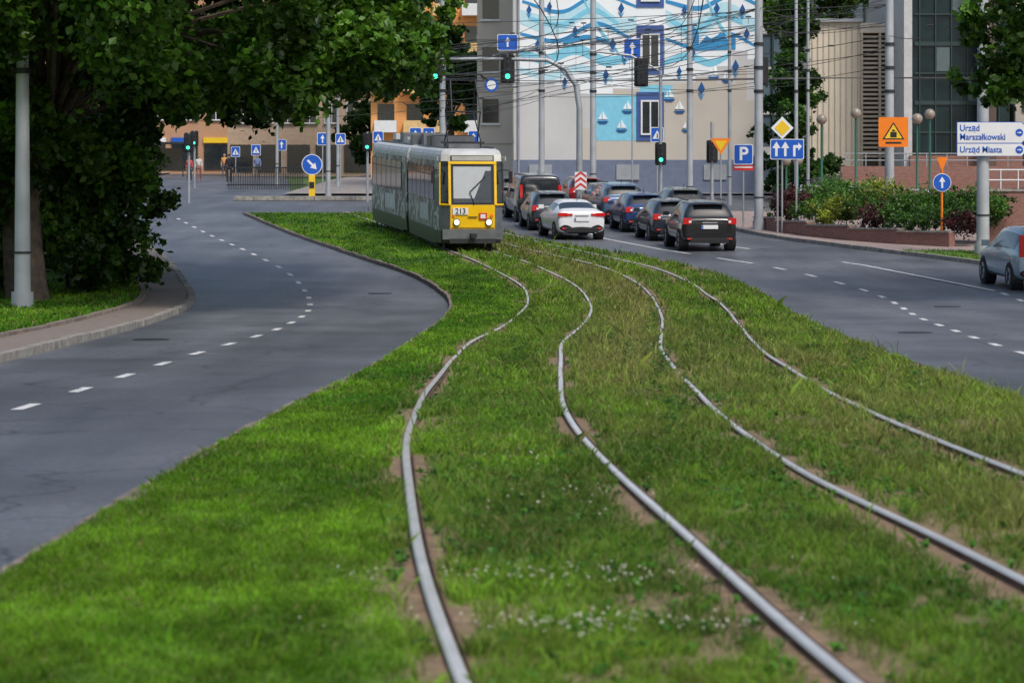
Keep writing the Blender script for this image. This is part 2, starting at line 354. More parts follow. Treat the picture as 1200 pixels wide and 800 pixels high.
parts=[blades('',6.5,11,9000,.036,.0042,LE,RE),blades('',11,17,4600,.040,.0055,LE,RE),blades('',17,28,2000,.046,.0085,LE,RE),blades('',28,48,700,.055,.014,LE,RE),blades('',48,76,260,.065,.024,LE,RE,False),blades('',76,YX-2,90,.075,.04,LE,RE,False),
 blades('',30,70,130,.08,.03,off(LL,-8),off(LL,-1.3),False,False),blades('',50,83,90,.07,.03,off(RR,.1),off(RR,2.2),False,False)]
o=0;VV=[];FF=[];CC=[]
for v,f,c in parts: VV.append(v);FF.append(f+o);CC.append(c);o+=len(v)
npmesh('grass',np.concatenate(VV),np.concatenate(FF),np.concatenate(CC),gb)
print('blades',o//5)
def weeds():
    n=5200; y=rng.uniform(8,60,n)**1.0; x=T1(y)+rng.uniform(-.9,4.2,n); k=(raildist(x,y)>.08)&(fbm(x*1.2,y*.6,91)>.45)&(x<RE(y)-.2); x=x[k];y=y[k]; V=[];C=[];F=[]
    for a,b_ in zip(x,y):
        z=float(H(b_)); c=np.array([.045,.13,.012])*random.uniform(.7,2.0)
        for q in range(6):
            t=random.uniform(0,6.28); L=random.uniform(.025,.065); w=L*.32; h=random.uniform(.02,.06); ca,sa=math.cos(t),math.sin(t); i=len(V)
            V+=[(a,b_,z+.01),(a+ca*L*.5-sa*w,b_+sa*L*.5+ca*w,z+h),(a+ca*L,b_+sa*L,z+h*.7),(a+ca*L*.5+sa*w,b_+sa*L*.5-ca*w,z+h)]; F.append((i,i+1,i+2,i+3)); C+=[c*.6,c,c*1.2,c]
    # taller docks and thistles between the tracks
    for (a,b_) in [(1.55,27),(1.75,29.5),(1.5,33),(1.9,31),(2.0,36),(1.65,24),(4.2,31),(4.5,38),(2.2,42),(1.4,37),(2.6,47),(.1,34),(4.1,26),(1.3,21)]:
        z=float(H(b_))
        for q in range(46):
            t=random.uniform(0,6.28); L=random.uniform(.05,.12); w=L*.2; h=random.uniform(.03,.34); ca,sa=math.cos(t),math.sin(t); i=len(V); ox,oy=random.gauss(0,.05),random.gauss(0,.08); c=np.array([.06,.14,.02])*random.uniform(.6,1.6)
            V+=[(a+ox,b_+oy,z+h),(a+ox+ca*L*.5-sa*w,b_+oy+sa*L*.5+ca*w,z+h+.03),(a+ox+ca*L,b_+oy+sa*L,z+h+.01),(a+ox+ca*L*.5+sa*w,b_+oy+sa*L*.5-ca*w,z+h+.03)]; F.append((i,i+1,i+2,i+3)); C+=[c,c,c,c]
    npmesh('weeds',V,F,np.array(C),gb)
weeds()
def clover():
    P=[]
    def patch(cx,cy,sx,sy,n):
        for _ in range(n): P.append((cx+random.gauss(0,sx),cy+random.gauss(0,sy)))
    patch(.25,12.3,.46,.2,120); patch(.42,10.75,.42,.16,150); patch(.4,15.9,.3,.6,35); patch(.1,19,.3,.8,30); patch(3.6,16,.4,.6,40); patch(1.4,24,.5,2,40);patch(4.4,24,.4,2,40)
    mb=MB('clover_flowers'); m=mat('clover_white',(.58,.56,.46),.7)
    for x,y in P:
        if raildist(np.array([x]),np.array([y]))[0]<.07: continue
        z=float(H(y))+random.uniform(.03,.06); r=random.uniform(.004,.0085)
        vs=[(x,y,z+r),(x,y,z-r*.8)]+[(x+r*math.cos(a),y+r*math.sin(a),z) for a in (0,1.257,2.513,3.77,5.03)]
        mb.add(vs,[(0,2+i,2+(i+1)%5) for i in range(5)]+[(1,2+(i+1)%5,2+i) for i in range(5)],m)
        mb.tube([(x,y,z-.06),(x,y,z-r)],.0012,MT['green_post'],3,False)
    mb.obj()
clover()
# ---------------------------------------------------------------- foliage
leafm=attrmat('leaf',trans=.35,rough=.4,spec=.4)
bark=mat('bark',(.10,.075,.055),.9,var=.45,scale=5,bump=.8)
def leaves(clumps,n,size,c1,c2,up=.5,seed=1):
    r=np.random.default_rng(seed); C=np.array(clumps,float); w=C[:,3]**2; w/=w.sum()
    ns=max(len(C)*14,10); ci=r.choice(len(C),ns,p=w); d=r.normal(size=(ns,3)); d/=np.linalg.norm(d,axis=1)[:,None]
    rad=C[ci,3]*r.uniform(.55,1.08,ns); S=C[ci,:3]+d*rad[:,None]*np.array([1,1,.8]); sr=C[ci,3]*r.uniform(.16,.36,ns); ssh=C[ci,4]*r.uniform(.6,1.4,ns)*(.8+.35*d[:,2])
    k=r.integers(0,ns,n); P=S[k]+r.normal(size=(n,3))*sr[k][:,None]*.6
    nrm=r.normal(size=(n,3))*.8; nrm[:,2]+=up; nrm[:,1]-=.25; nrm/=np.linalg.norm(nrm,axis=1)[:,None]
    t=np.cross(nrm,r.normal(size=(n,3))); t/=np.linalg.norm(t,axis=1)[:,None]; b=np.cross(nrm,t)
    s=size*r.uniform(.55,1.25,n)[:,None]
    V=np.stack([P-t*s*.6,P-b*s*.42-t*s*.05,P+t*s*.62-nrm*s*.12,P+b*s*.42-t*s*.05],1)
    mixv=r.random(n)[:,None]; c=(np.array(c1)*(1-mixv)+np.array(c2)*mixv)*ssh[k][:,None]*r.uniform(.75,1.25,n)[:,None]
    cc=np.repeat(c[:,None,:],4,1)
    return V.reshape(-1,3),np.arange(n*4).reshape(n,4),cc.reshape(-1,3)
def joinleaves(name,parts,parent=None):
    o=0;a=[];b=[];c=[]
    for v,f,cc in parts: a.append(v);b.append(f+o);c.append(cc);o+=len(v)
    ob=npmesh(name,np.concatenate(a),np.concatenate(b),np.concatenate(c),leafm)
    if parent: ob.parent=parent
    return ob
LG1=(.034,.115,.008); LG2=(.12,.25,.022)
def big_left_tree():
    e=empty('plane_tree',(0,0,0)); r=random.Random(3); cl=[]
    while len(cl)<150:
        y=r.uniform(50,78); x=r.uniform(-15,-2.2); z=r.uniform(4.8,12.5)
        q=((x+8.5)/6.6)**2+((y-63)/14)**2+((z-8.2)/4.8)**2
        low=5.0+max(0,(x+4.5))*.5
        if q>1.05 or z<low: continue
        cl.append((x,y,z,r.uniform(.8,1.45),r.uniform(.55,1.35)))
    for k in range(40):
        x=r.uniform(-9.5,-2.6); y=r.uniform(55,66); z=r.uniform(4.5,5.6)+max(0,x+4.2)*.45
        cl.append((x,y,z,r.uniform(.6,.95),r.uniform(.7,1.35)))
    for x,y,z,rr in ((-2.3,63,6.0,.75),(-2.6,61,6.6,1.0),(-3.2,66,5.9,1.0),(-2.8,59,7.6,1.2),(-4.2,66,5.5,1.),(-3.2,62,7.2,1.3),(-4.4,62,6.5,1.2),(-2.0,60,7.4,.9),(-3.0,60,5.5,.7),(-2.5,58,6.1,.6),(-1.9,60,6.0,.45),(-1.8,61,6.9,.6)):
        cl.append((x,y,z,rr,r.uniform(.8,1.3)))
    for k in range(34):
        x=r.uniform(-15,-9.6); y=r.uniform(56.6,60); z=r.uniform(4.9,8.5); cl.append((x,y-1.6 if z>5.6 else y,z,r.uniform(.7,1.1),r.uniform(.6,1.2)))
    for k in range(22):
        x=r.uniform(-14.5,-9.8); y=r.uniform(58.6,60.2); z=r.uniform(2.9,4.6); cl.append((x,y,z,r.uniform(.55,.85),r.uniform(.5,1.0)))
    mb=MB('trunk')
    g=float(H(60))
    mb.tube([(-11.3,60.5,g-.2),(-11.35,60.5,g+.6),(-11.5,60.7,g+2.2),(-11.2,61,g+4),(-10.2,61.5,g+6),(-9.2,62,g+8.5)],[.42,.33,.29,.26,.2,.1],bark,12)
    mb.tube([(-11.9,61.8,g-.2),(-12.1,61.8,g+2.5),(-12.6,62,g+5),(-13,62,g+8)],[.34,.26,.2,.08],bark,10)
    for c in cl[::3]:
        s=Vector((-11.0,61,g+4.2)) if c[0]<-7 else Vector((-10.2,61.5,g+6))
        t=Vector(c[:3]); mid=(s+t)/2+Vector((0,0,.5)); mb.tube([s,mid,t],[.09,.05,.015],bark,5)
    mb.obj(True,parent=e)
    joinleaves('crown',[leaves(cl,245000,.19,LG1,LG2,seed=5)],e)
big_left_tree()
def hedge_left():
    r=random.Random(9); cl=[]
    while len(cl)<95:
        y=r.uniform(62,80); z=r.uniform(.1,5.6)
        xr=float(LL(y))-1.5; x=r.uniform(xr-4.5,xr+ (.5 if z>2 else 0))
        g=float(H(y)); 
        if z<g+.4: continue
        cl.append((x,y,z+.1,r.uniform(.55,1.05),r.uniform(.6,1.3)))
    for k in range(22): cl.append((r.uniform(-16,-12.2),r.uniform(60,64),r.uniform(.3,5),1.1,r.uniform(.5,1.1)))
    for k in range(14): cl.append((r.uniform(-13,-9.8),r.uniform(61.5,64),r.uniform(1.0,5),.9,r.uniform(.6,1.3)))
    mb=MB('large_shrub')
    ob=joinleaves('large_shrub',[leaves(cl,105000,.17,(.03,.10,.01),(.10,.21,.022),seed=8)])
    for k in range(9):
        x=-10.6-r.random()*2.5; y=66+r.random()*8; gg=float(H(y)); mb.tube([(x,y,gg-.1),(x+r.uniform(-.3,.3),y,gg+1.6),(x+r.uniform(-.8,.8),y,gg+3.6)],[.09,.06,.02],bark,6)
    t=mb.obj(True,name='stems'); t.parent=ob
hedge_left()
def tree(name,x,y,h,cr,cz,n,size,c1=LG1,c2=LG2,nc=40,seed=1,flat=1.,trunk=.25,conic=False):
    r=random.Random(seed); g=float(H(y)); e=empty(name,(0,0,0)); cl=[]
    for _ in range(nc):
        while True:
            a=[r.uniform(-1,1) for _ in range(3)]
            if sum(q*q for q in a)<1: break
        f=1.0
        if conic: a[2]=r.uniform(-1,1); f=(1.15-a[2])/1.6
        cl.append((x+a[0]*cr*f,y+a[1]*cr*f,g+cz+a[2]*(h-cz)*flat,cr*r.uniform(.2,.34),r.uniform(.6,1.3)))
    mb=MB('trunk'); mb.tube([(x,y,g-.2),(x+.1,y,g+cz*.5),(x,y,g+cz),(x,y,g+h*.85)],[trunk,trunk*.8,trunk*.6,trunk*.15],bark,10)
    for c in cl[::2]: mb.tube([(x,y,g+cz*.6 if not conic else c[2]),((x+c[0])/2,(y+c[1])/2,(g+cz*.7+c[2])/2+.2 if not conic else c[2]),c[:3]],[trunk*.35,trunk*.2,.02],bark,5)
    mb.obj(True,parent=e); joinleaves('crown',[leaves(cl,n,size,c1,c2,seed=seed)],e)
def right_tree():
    e=empty('plane_tree',(0,0,0)); r=random.Random(21); cl=[]
    while len(cl)<75:
        x=r.uniform(11.0,23); y=r.uniform(56,68); z=r.uniform(4.6,13)
        q=((x-17.5)/6.7)**2+((y-62)/6.5)**2+((z-8.6)/4.8)**2
        if q>1.: continue
        cl.append((x,y,z,r.uniform(.7,1.2),r.uniform(.6,1.3)))
    for c in ((11.6,61,5.6,.75),(12.2,61,5.0,.7),(11.2,61,6.3,.6),(12.6,61,6.2,.9),(11.9,60,4.7,.5),(12.6,60,4.5,.5),(13,61,7,.9),(10.9,61.5,5.0,.45),(11.3,60,4.6,.45),(12.3,60,5.7,.7),(12.0,60,6.8,.8)): cl.append((*c,r.uniform(.8,1.3)))
    g=float(H(62)); mb=MB('trunk'); mb.tube([(18.6,62,g-.2),(18.5,62,g+1),(18.2,62,g+3.5),(17.6,62,g+6),(17.2,62,g+9)],[.4,.3,.25,.2,.08],bark,12)
    for c in cl[::2]: mb.tube([(18,62,g+4),((18+c[0])/2,(62+c[1])/2,(g+4+c[2])/2+.4),c[:3]],[.1,.06,.015],bark,5)
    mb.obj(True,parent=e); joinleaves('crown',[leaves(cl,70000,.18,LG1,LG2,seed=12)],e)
right_tree()
tree('spruce_tree',13.9,126,10.5,1.9,5.2,42000,.17,(.02,.075,.01),(.07,.15,.02),70,31,1.0,.18,True)
tree('lime_tree',-3.9,160,10,2.6,6.6,15000,.3,(.03,.09,.01),(.07,.17,.02),30,32)
tree('lime_tree',17.8,155,17,4,12.5,14000,.33,(.04,.10,.01),(.09,.19,.02),30,33)
for k,(x,y,h) in enumerate([(-11,205,6),(-34,190,10),(-40,175,11),(-19,230,10)]): tree('lime_tree',x,y,h,2.8,h*.62,7000,.4,(.03,.08,.01),(.07,.16,.02),24,50+k)
# ---------------------------------------------------------------- buildings
def windows(mb,x0,x1,z0,z1,y,nx,nz,ww,wh,fm,gm_,sill=None):
    dx=(x1-x0)/nx; dz=(z1-z0)/nz
    for i in range(nx):
        for j in range(nz):
            cx=x0+dx*(i+.5); cz=z0+dz*(j+.5)
            mb.box((cx,y-.02,cz),(ww,.05,wh),gm_)
            for s in(-1,1):
                mb.box((cx+s*(ww/2+.04),y-.04,cz),(.08,.10,wh+.16),fm); mb.box((cx,y-.04,cz+s*(wh/2+.04)),(ww,.10,.08),fm)
            mb.box((cx,y-.05,cz),(.06,.06,wh),fm)
            if sill: mb.box((cx,y-.09,cz-wh/2-.11),(ww+.3,.2,.06),sill)
def mural_building():
    Y=135.; g=float(H(Y)); top=g+20; x0=0.1; x1=13.2
    wallm=mat('plaster_grey',(.55,.54,.53),.85,var=.08,scale=.4,bump=.1); tan=mat('plaster_tan',(.54,.49,.42),.85,var=.06,scale=.5)
    white=mat('mural_white',(.84,.87,.88),.8,var=.05,scale=.5); lb=mat('mural_light_blue',(.22,.58,.74),.8,var=.08); mb_=mat('mural_blue',(.04,.27,.54),.8,var=.08); db=mat('mural_dark_blue',(.012,.09,.28),.8,var=.1)
    base=mat('plinth_blue',(.15,.18,.26),.8,var=.1); pale=mat('mural_pale_blue',(.48,.72,.80),.8,var=.08)
    b=MB('mural_building')
    b.box(((x0+x1)/2,Y+8,(g+top)/2-.5),(x1-x0,16,top-g+1),wallm)
    b.box(((x0+x1)/2,Y-.03,g+.75),(x1-x0+.04,.1,2.0),base)
    U=.045; bz=ZC+250*U
    P=lambda a,q:(a*U,bz-q*U)
    def sh(pts,m,l): b.prism([P(*p) for p in pts][::-1],Y-.004*l,Y+.02,m)
    sh([(80,205),(80,150),(92,150),(92,128),(120,128),(120,105),(160,105),(160,98),(215,98),(215,88),(240,88),(240,98),(262,98),(262,80),(275,80),(275,118),(290,118),(290,205)],tan,1)
    sh([(8,98),(8,-120),(290,-120),(290,70),(276,70),(276,60),(258,60),(258,78),(240,78),(240,90),(215,90),(215,96),(160,96),(160,104),(118,104),(118,110),(80,110),(80,100),(50,100),(50,98)],white,2)
    sh([(96,165),(96,112),(150,112),(150,100),(188,100),(188,118),(178,118),(178,136),(166,136),(166,165)],lb,3)
    def band(pts,w,m,l,t0=0,t1=1):
        f=curve(pts); X0,X1=pts[0][0],pts[-1][0]; t=np.linspace(X0,X1,28); q=f(t)
        ww=w*(.55+.45*np.sin(np.linspace(.3,2.9,28)))
        for i in range(27):
            b.prism([P(t[i],q[i]+ww[i]/2),P(t[i+1],q[i+1]+ww[i+1]/2),P(t[i+1],q[i+1]-ww[i+1]/2),P(t[i],q[i]-ww[i]/2)],Y-.004*l,Y+.01,m)
    band([(8,62),(40,70),(75,58),(110,72),(146,64)],13,lb,3); band([(8,82),(45,90),(80,80),(118,94)],9,pale,4)
    band([(10,20),(50,30),(90,10),(130,32),(146,26)],24,pale,5); band([(12,2),(60,14),(100,-6),(146,8)],5,mb_,6); band([(10,40),(55,48),(100,28),(140,46)],5,mb_,7); band([(20,22),(60,29),(95,12),(125,28)],7,lb,8)
    band([(180,20),(210,36),(250,14),(285,30)],24,pale,3); band([(180,46),(215,56),(255,40),(285,54)],5,mb_,4); band([(178,74),(205,66),(235,74),(256,64)],9,lb,5); band([(180,2),(220,10),(260,-6),(288,6)],6,mb_,6); band([(185,24),(212,36),(245,18),(270,26)],8,lb,7)
    band([(8,-40),(60,-25),(120,-50),(200,-30),(285,-45)],22,lb,8)
    band([(60,50),(90,44),(120,52)],6,mb_,9); band([(84,0),(100,30),(125,62)],5,lb,10); band([(225,-10),(238,20),(262,52)],6,lb,10)
    sh([(205,60),(205,38),(212,30),(219,38),(219,52),(228,42),(236,48),(244,38),(252,46),(262,40),(262,58)],mb_,11)
    for a,q,w,h in ((118,52,8,15),(132,66,7,13),(62,96,6,12),(110,88,7,14),(262,78,8,16),(222,104,8,16),(212,62,6,12),(96,96,6,12),(275,40,7,14),(30,52,6,12),(196,84,6,12),(20,12,6,12),(44,8,6,12),(74,36,6,12),(240,10,7,14),(270,12,7,14),(202,12,6,12),(128,10,7,14)):
        sh([(a-w/2,q),(a,q-h/2),(a+w/2,q),(a,q+h/2)],db,12); sh([(a-w/2,q+h*.3),(a,q+h*.55),(a+w/2,q+h*.3),(a,q+h*.8)],mb_,13)
    for a,q in ((128,150),(135,128),(106,140),(172,128),(236,88),(184,114),(252,92),(196,128),(205,150)):
        sh([(a,q-10),(a+6,q),(a,q)],white,14); sh([(a-1,q-8),(a-1,q),(a-5,q)],white,14); sh([(a-6,q+2),(a+7,q+2),(a+4,q+5),(a-3,q+5)],db,15)
    fr=mat('window_blue_frame',(.05,.10,.30),.6); wf=whitep
    for cz in (138,60,-18):
        sh([(146,cz-30),(178,cz-30),(178,cz+27),(146,cz+27)],fr,16)
        cx=162*U; zz=bz-(cz)*U
        b.box((cx,Y-.09,zz),(.95,.04,1.75),glass)
        for s in(-1,1): b.box((cx+s*.46,Y-.11,zz),(.09,.08,1.84),wf); b.box((cx,Y-.11,zz+s*.875),(.83,.08,.09),wf)
        b.box((cx,Y-.11,zz),(.07,.07,1.66),wf)
    b.box(((x0+x1)/2,Y+8,top+.14),(x1-x0+.4,16.4,.25),steel)
    b.tube([(x0+.25,Y-.1,g+.1),(x0+.25,Y-.1,top)],.06,steel,8)
    for j in range(6):
        for i in range(4): b.box((x1+.01,Y+2.5+i*3.6,g+3+j*3),(.06,1.4,1.4),glass)
    for k in range(3): b.box((1.5+k*4.6,Y-.12,g+1.1),(1.2,.06,.8),steel)
    b.obj()
mural_building()
def cream_building():
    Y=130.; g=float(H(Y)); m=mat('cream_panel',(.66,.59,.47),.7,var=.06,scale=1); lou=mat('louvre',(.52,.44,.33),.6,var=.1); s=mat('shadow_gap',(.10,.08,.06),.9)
    b=MB('cream_panel_building'); x0,x1,top=15.1,17.7,ZC+9.7
    b.box(((x0+x1)/2,Y+4,(g+top)/2),(x1-x0,8,top-g),m)
    for k in range(9): b.box((x0+.15+k*(x1-x0)/9,Y-.02,(g+top)/2),(.06,.06,top-g-.2),lou)
    b.box(((x0+x1)/2,Y+3.9,top+.08),(x1-x0+.2,8.3,.16),steel)
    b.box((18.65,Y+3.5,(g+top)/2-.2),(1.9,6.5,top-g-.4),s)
    for k in range(30):
        z=g+2.0+k*.225
        if z<top-.5: b.box((18.65,Y+.12,z),(1.9,.2,.11),lou)
    for k in range(3): b.box((17.75+k*.92,Y+.02,(g+top)/2),(.12,.3,top-g-.3),lou)
    b.box((18.65,Y+.1,top-.3),(2.0,.5,.5),m)
    b.obj()
cream_building()
def glass_building():
    Y=126.; g=float(H(Y)); fr=mat('concrete_light',(.50,.50,.49),.8,var=.1); gl=mat('dark_teal_glass',(.008,.022,.024),.3,var=.6,scale=.8,spec=.35); br=brickmat('brick_red',(.26,.11,.08),(.19,.08,.06)); mu=mat('mullion',(.02,.045,.042),.5)
    b=MB('glass_office_building'); x0,x1,top=19.6,24.5,g+19
    b.box(((x0+x1)/2,Y+6,(g+top)/2),(x1-x0,12,top-g),gl)
    b.box((x0-.15,Y+5.9,(g+top)/2),(.4,12.4,top-g+.3),fr)
    for k in range(7): b.box((x0+.45+k*.78,Y-.05,(g+top)/2),(.06,.14,top-g),mu)
    for j in range(13): b.box(((x0+x1)/2+.1,Y-.03,g+1.8+j*1.45),(x1-x0-.2,.12,.08 if j%2 else .2),mu)
    for i,j in((1,3),(2,5),(0,6),(3,2),(1,8),(4,6)): b.box((x0+.84+i*.78,Y-.015,g+2.5+j*1.45),(.66,.03,1.2),mat('blind_panel',(.10,.14,.14),.5))
    b.box(((x0+x1)/2+.2,Y-.35,g+1.0),(x1-x0+.6,.6,2.2),br); 
    b.box((23.2,Y-.9,g+9.5),(.7,1.2,19),mat('brown_cladding',(.10,.065,.05),.7))
    b.box((28.5,Y+5,g+6),(7.5,10,12),mat('beige_render',(.42,.38,.33),.8)); windows(b,25,32,g+1,g+12,Y+.0,5,4,1.0,1.6,darkm,glass)
    b.obj()
    b=MB('office_tower'); Y=165; g=float(H(Y)); b.box((20,Y+8,g+15),(14,14,30),mat('tower_glass',(.10,.14,.17),.2,var=.4,scale=.4)); 
    for j in range(12): b.box((20,Y+.95,g+2+j*2.6),(14.1,.2,.5),fr)
    for i in range(12): b.box((13.3+i*1.2,Y+.92,g+15),(.12,.2,30),mu)
    b.obj()
glass_building()
def left_buildings():
    Y=158.; g=float(H(Y)); be=mat('beige_render2',(.54,.49,.42),.8,var=.08,scale=.5); orr=mat('orange_render',(.80,.38,.13),.8,var=.08,scale=.5); bal=mat('balcony_yellow',(.74,.50,.22),.7)
    b=MB('apartment_building')
    b.box((-.95,Y-8,g+11),(2.0,14,24),be); 
    for j in range(8): b.box((-.95,Y-15.03,g+2.2+j*2.9),(2.06,.1,.25),MT['plaster_tan'])
    for j in range(7): b.box((-1.2,Y-15.02,g+3.9+j*2.9),(.9,.08,1.3),glass); b.box((-1.2,Y-15.1,g+3.15+j*2.9),(1.1,.2,.08),whitep)
    b.obj()
    b=MB('apartment_building'); Y=185.; g=float(H(Y)); b.box((-6.0,Y+6,g+16),(8.4,12,34),orr)
    for j in range(11):
        z=g+4.2+j*2.8
        for i in range(4):
            x=-9.1+i*2.1; b.box((x,Y-.03,z+.4),(1.2,.1,1.4),glass); b.box((x,Y-.55,z-.55),(1.6,1.0,.85),bal if (i+j)%3 else whitep)
    b.obj()
    b=MB('shop_building'); Y=245.; g=float(H(Y)); pk=mat('ochre_render',(.46,.26,.15),.8,var=.1,scale=.4)
    b.box((-32,Y+6,g+8),(46,12,18),pk); windows(b,-54,-10,g+4.5,g+16,Y,18,4,1.3,1.7,whitep,glass,kerbm)
    for i in range(14):
        b.box((-53+i*3.1,Y-.05,g+1.5),(2.5,.15,2.4),glass); b.box((-53+i*3.1,Y-.12,g+3.1),(2.6,.25,.5),[redp,whitep,bluep,yellowp,darkm][i%5])
    b.obj()
    b=MB('tenement_building'); Y=215.; g=float(H(Y)); cr=mat('cream_render',(.50,.36,.25),.8); b.box((-18,Y+6,g+7),(12,10,15),cr); windows(b,-23.6,-12.4,g+3.5,g+14,Y+1.0,6,3,1.1,1.7,whitep,glass,kerbm)
    for i in range(5): b.box((-22.8+i*2.4,Y+.95,g+1.4),(1.9,.12,2.3),glass)
    b.obj()
left_buildings()
br=MT['brick_red']
def plaza_structs():
    g=float(H(104)); b=MB('stairs')
    for k in range(8): b.box((21,110.5+k*.36,g+.05+k*.155+.0),(13,.36,.31+k*.31),br)
    b.box((21,119,g+.9),(13,11.2,2.2),pavep); b.obj()
    b=MB('brick_wall'); b.box((17.6,88,float(H(88))+.8),(2.9,.4,1.9),br); b.box((17.6,88,float(H(88))+1.8),(3.0,.5,.09),kerbm); b.box((19.05,93,float(H(92))+.8),(.35,9.5,2.0),br); b.obj()
    b=MB('railing'); z=g+2.05
    for k in range(14): b.tube([(14.8+k*.9,113.6,z-.2),(14.8+k*.9,113.6,z+.9)],.025,steel,6)
    for h in (.3,.6,.9): b.tube([(14.8,113.6,z+h),(26.5,113.6,z+h)],.025,steel,6)
    b.obj()
    b=MB('railing')
    for k in range(6): 
        x=16.2+k*.6; b.tube([(x,88,float(H(88))+1.8),(x,88,float(H(88))+2.5)],.02,whitep,6)
    for h in (2.15,2.5): b.tube([(16.2,88,float(H(88))+h),(19.2,88,float(H(88))+h)],.022,whitep,6)
    b.obj()
    b=MB('railing')
    P=[(11.4,101),(13.0,99.5),(15.6,96)]
    for (xa,ya),(xb,yb) in zip(P[:-1],P[1:]):
        for h in(.35,.7,1.05): b.tube([(xa,ya,float(H(ya))+h+.5),(xb,yb,float(H(yb))+h+.5)],.025,whitep,6)
        for k in range(5): t=k/4; x=xa+(xb-xa)*t; y=ya+(yb-ya)*t; b.tube([(x,y,float(H(y))),(x,y,float(H(y))+1.55)],.025,whitep,6)
    b.obj()
plaza_structs()
def planter():
    F=[(14.6,85.2),(13.2,87.0),(11.9,89.6),(10.8,92.8),(10.0,96.2),(9.5,99)]
    b=MB('brick_planter')
    for (xa,ya),(xb,yb) in zip(F[:-1],F[1:]):
        d=Vector((xb-xa,yb-ya,0)); L=d.length; a=math.atan2(d.y,d.x); z=float(H((ya+yb)/2)); b.box(((xa+xb)/2,(ya+yb)/2,z+.18),(L+.12,.28,.5),br,a); b.box(((xa+xb)/2,(ya+yb)/2,z+.465),(L+.1,.36,.06),kerbm,a)
    b.obj()
    r=random.Random(5); P={'g':[],'r':[],'y':[]}; 
    def at(t,dep): 
        i=min(int(t),len(F)-2); u=t-i; x=F[i][0]*(1-u)+F[i+1][0]*u; y=F[i][1]*(1-u)+F[i+1][1]*u; return x+dep*.85,y+dep*.5
    for k in range(110):
        t=r.uniform(.0,4.95); dep=r.uniform(.4,3.6); x,y=at(t,dep); rr=r.uniform(.28,.52)*(1+.12*dep); z=float(H(y))+.35+rr*.7+dep*.18
        q=r.random()
        kk='r' if (3.9<t<4.7 and dep<2 and q<.85) or (t<.5 and dep<1.2) or (1.8<t<2.2 and q<.5) else ('y' if (2.7<t<3.4 and q<.55) else 'g')
        P[kk].append((x,y,z,rr,r.uniform(.55,1.4)))
    for k,(t,d,c) in enumerate([(4.6,1,'r'),(4.2,.9,'r'),(.15,.5,'r'),(3.4,2.5,'g'),(2.2,2.8,'g'),(1.2,3.2,'g')]):
        x,y=at(t,d); P[c].append((x,y,float(H(y))+1.1-.4*(k==2),.6-.2*(k==2),1))
    joinleaves('planter_shrubs',[leaves(P['g'],40000,.09,(.025,.085,.01),(.10,.22,.025),seed=61),leaves(P['r'],9000,.09,(.045,.014,.016),(.13,.035,.035),seed=62),leaves(P['y'],5000,.09,(.16,.23,.02),(.30,.33,.035),seed=63)])
planter()
# ---------------------------------------------------------------- poles, signs
def pole(name,x,y,r0,r1,h,m=polem,parts=None):
    g=float(H(y)); b=MB(name); b.tube([(x,y,g-.3),(x,y,g+h)],[r0,r1],m,14); b.tube([(x,y,g-.2),(x,y,g+.35)],[r0*1.35,r0*1.3],m,14); b.tube([(x,y,g+1.2),(x,y,g+1.25)],[r0*1.06]*2,darkm,14)
    b.tube([(x,y,g+h),(x,y,g+h+.08)],[r1*1.1,r1*.3],m,14)
    for q in (5.2,6.1,7.0): 
        if h>8: b.tube([(x,y,g+q),(x,y,g+q+.12)],[r0*1.08]*2,darkm,12)
    if parts: parts(b,g)
    return b.obj(True)
def lamp_arm(x,y,h,dx):
    def f(b,g):
        b.tube([(x,y,g+h-.2),(x+dx*.3,y,g+h+.5),(x+dx,y,g+h+.8)],[.07,.05,.04],polem,8); b.box((x+dx*1.25,y,g+h+.8),(.8,.3,.14),polem)
    return f
pole('street_lamp',-10.9,57,.19,.11,9.5,parts=lamp_arm(-10.9,57,9.5,2.2))
pole('tram_mast',14.9,81,.21,.16,10); pole('tram_mast',14.45,98,.19,.15,10.5); pole('tram_mast',9.4,97.5,.18,.14,10.5)
pole('street_lamp',7.5,108,.14,.1,12,parts=lamp_arm(7.5,108,12,-2)); pole('tram_mast',3.96,125,.16,.13,12); pole('tram_mast',1.4,121,.15,.12,12); pole('tram_mast',-3.2,118,.16,.12,9.5)
pole('street_lamp',11.1,100,.08,.06,11); pole('street_lamp',13.3,115,.08,.06,12,steel); pole('street_lamp',-10.2,150,.1,.07,9,parts=lamp_arm(-10.2,150,9,1.5)); pole('street_lamp',-14.5,158,.1,.07,9,parts=lamp_arm(-14.5,158,9,1.5)); pole('tram_mast',-9.4,131,.12,.1,8)
pole('street_lamp',10.2,120,.09,.07,12,steel)
def arrow_up(s): return [(-.06*s,-.35*s),(.06*s,-.35*s),(.06*s,.05*s),(.2*s,.05*s),(0,.38*s),(-.2*s,.05*s),(-.06*s,.05*s)]
def rot(p,a): c,s=math.cos(a),math.sin(a); return [(x*c-y*s,x*s+y*c) for x,y in p]
def rrect(w,h,r=.06):
    o=[]
    for cx,cz,a0 in ((w/2-r,h/2-r,0),(-w/2+r,h/2-r,90),(-w/2+r,-h/2+r,180),(w/2-r,-h/2+r,270)):
        for k in range(4): a=math.radians(a0+30*k); o.append((cx+r*math.cos(a),cz+r*math.sin(a)))
    return o
def flat(b,pts,x,y,z,m,l): b.prism(pts,y-.006*l,y+.015-.001*l,m,x,z)
def post(b,x,y,z,m=steel,r=.035): b.tube([(x,y+.06,float(H(y))-.1),(x,y+.06,z)],r,m,8)
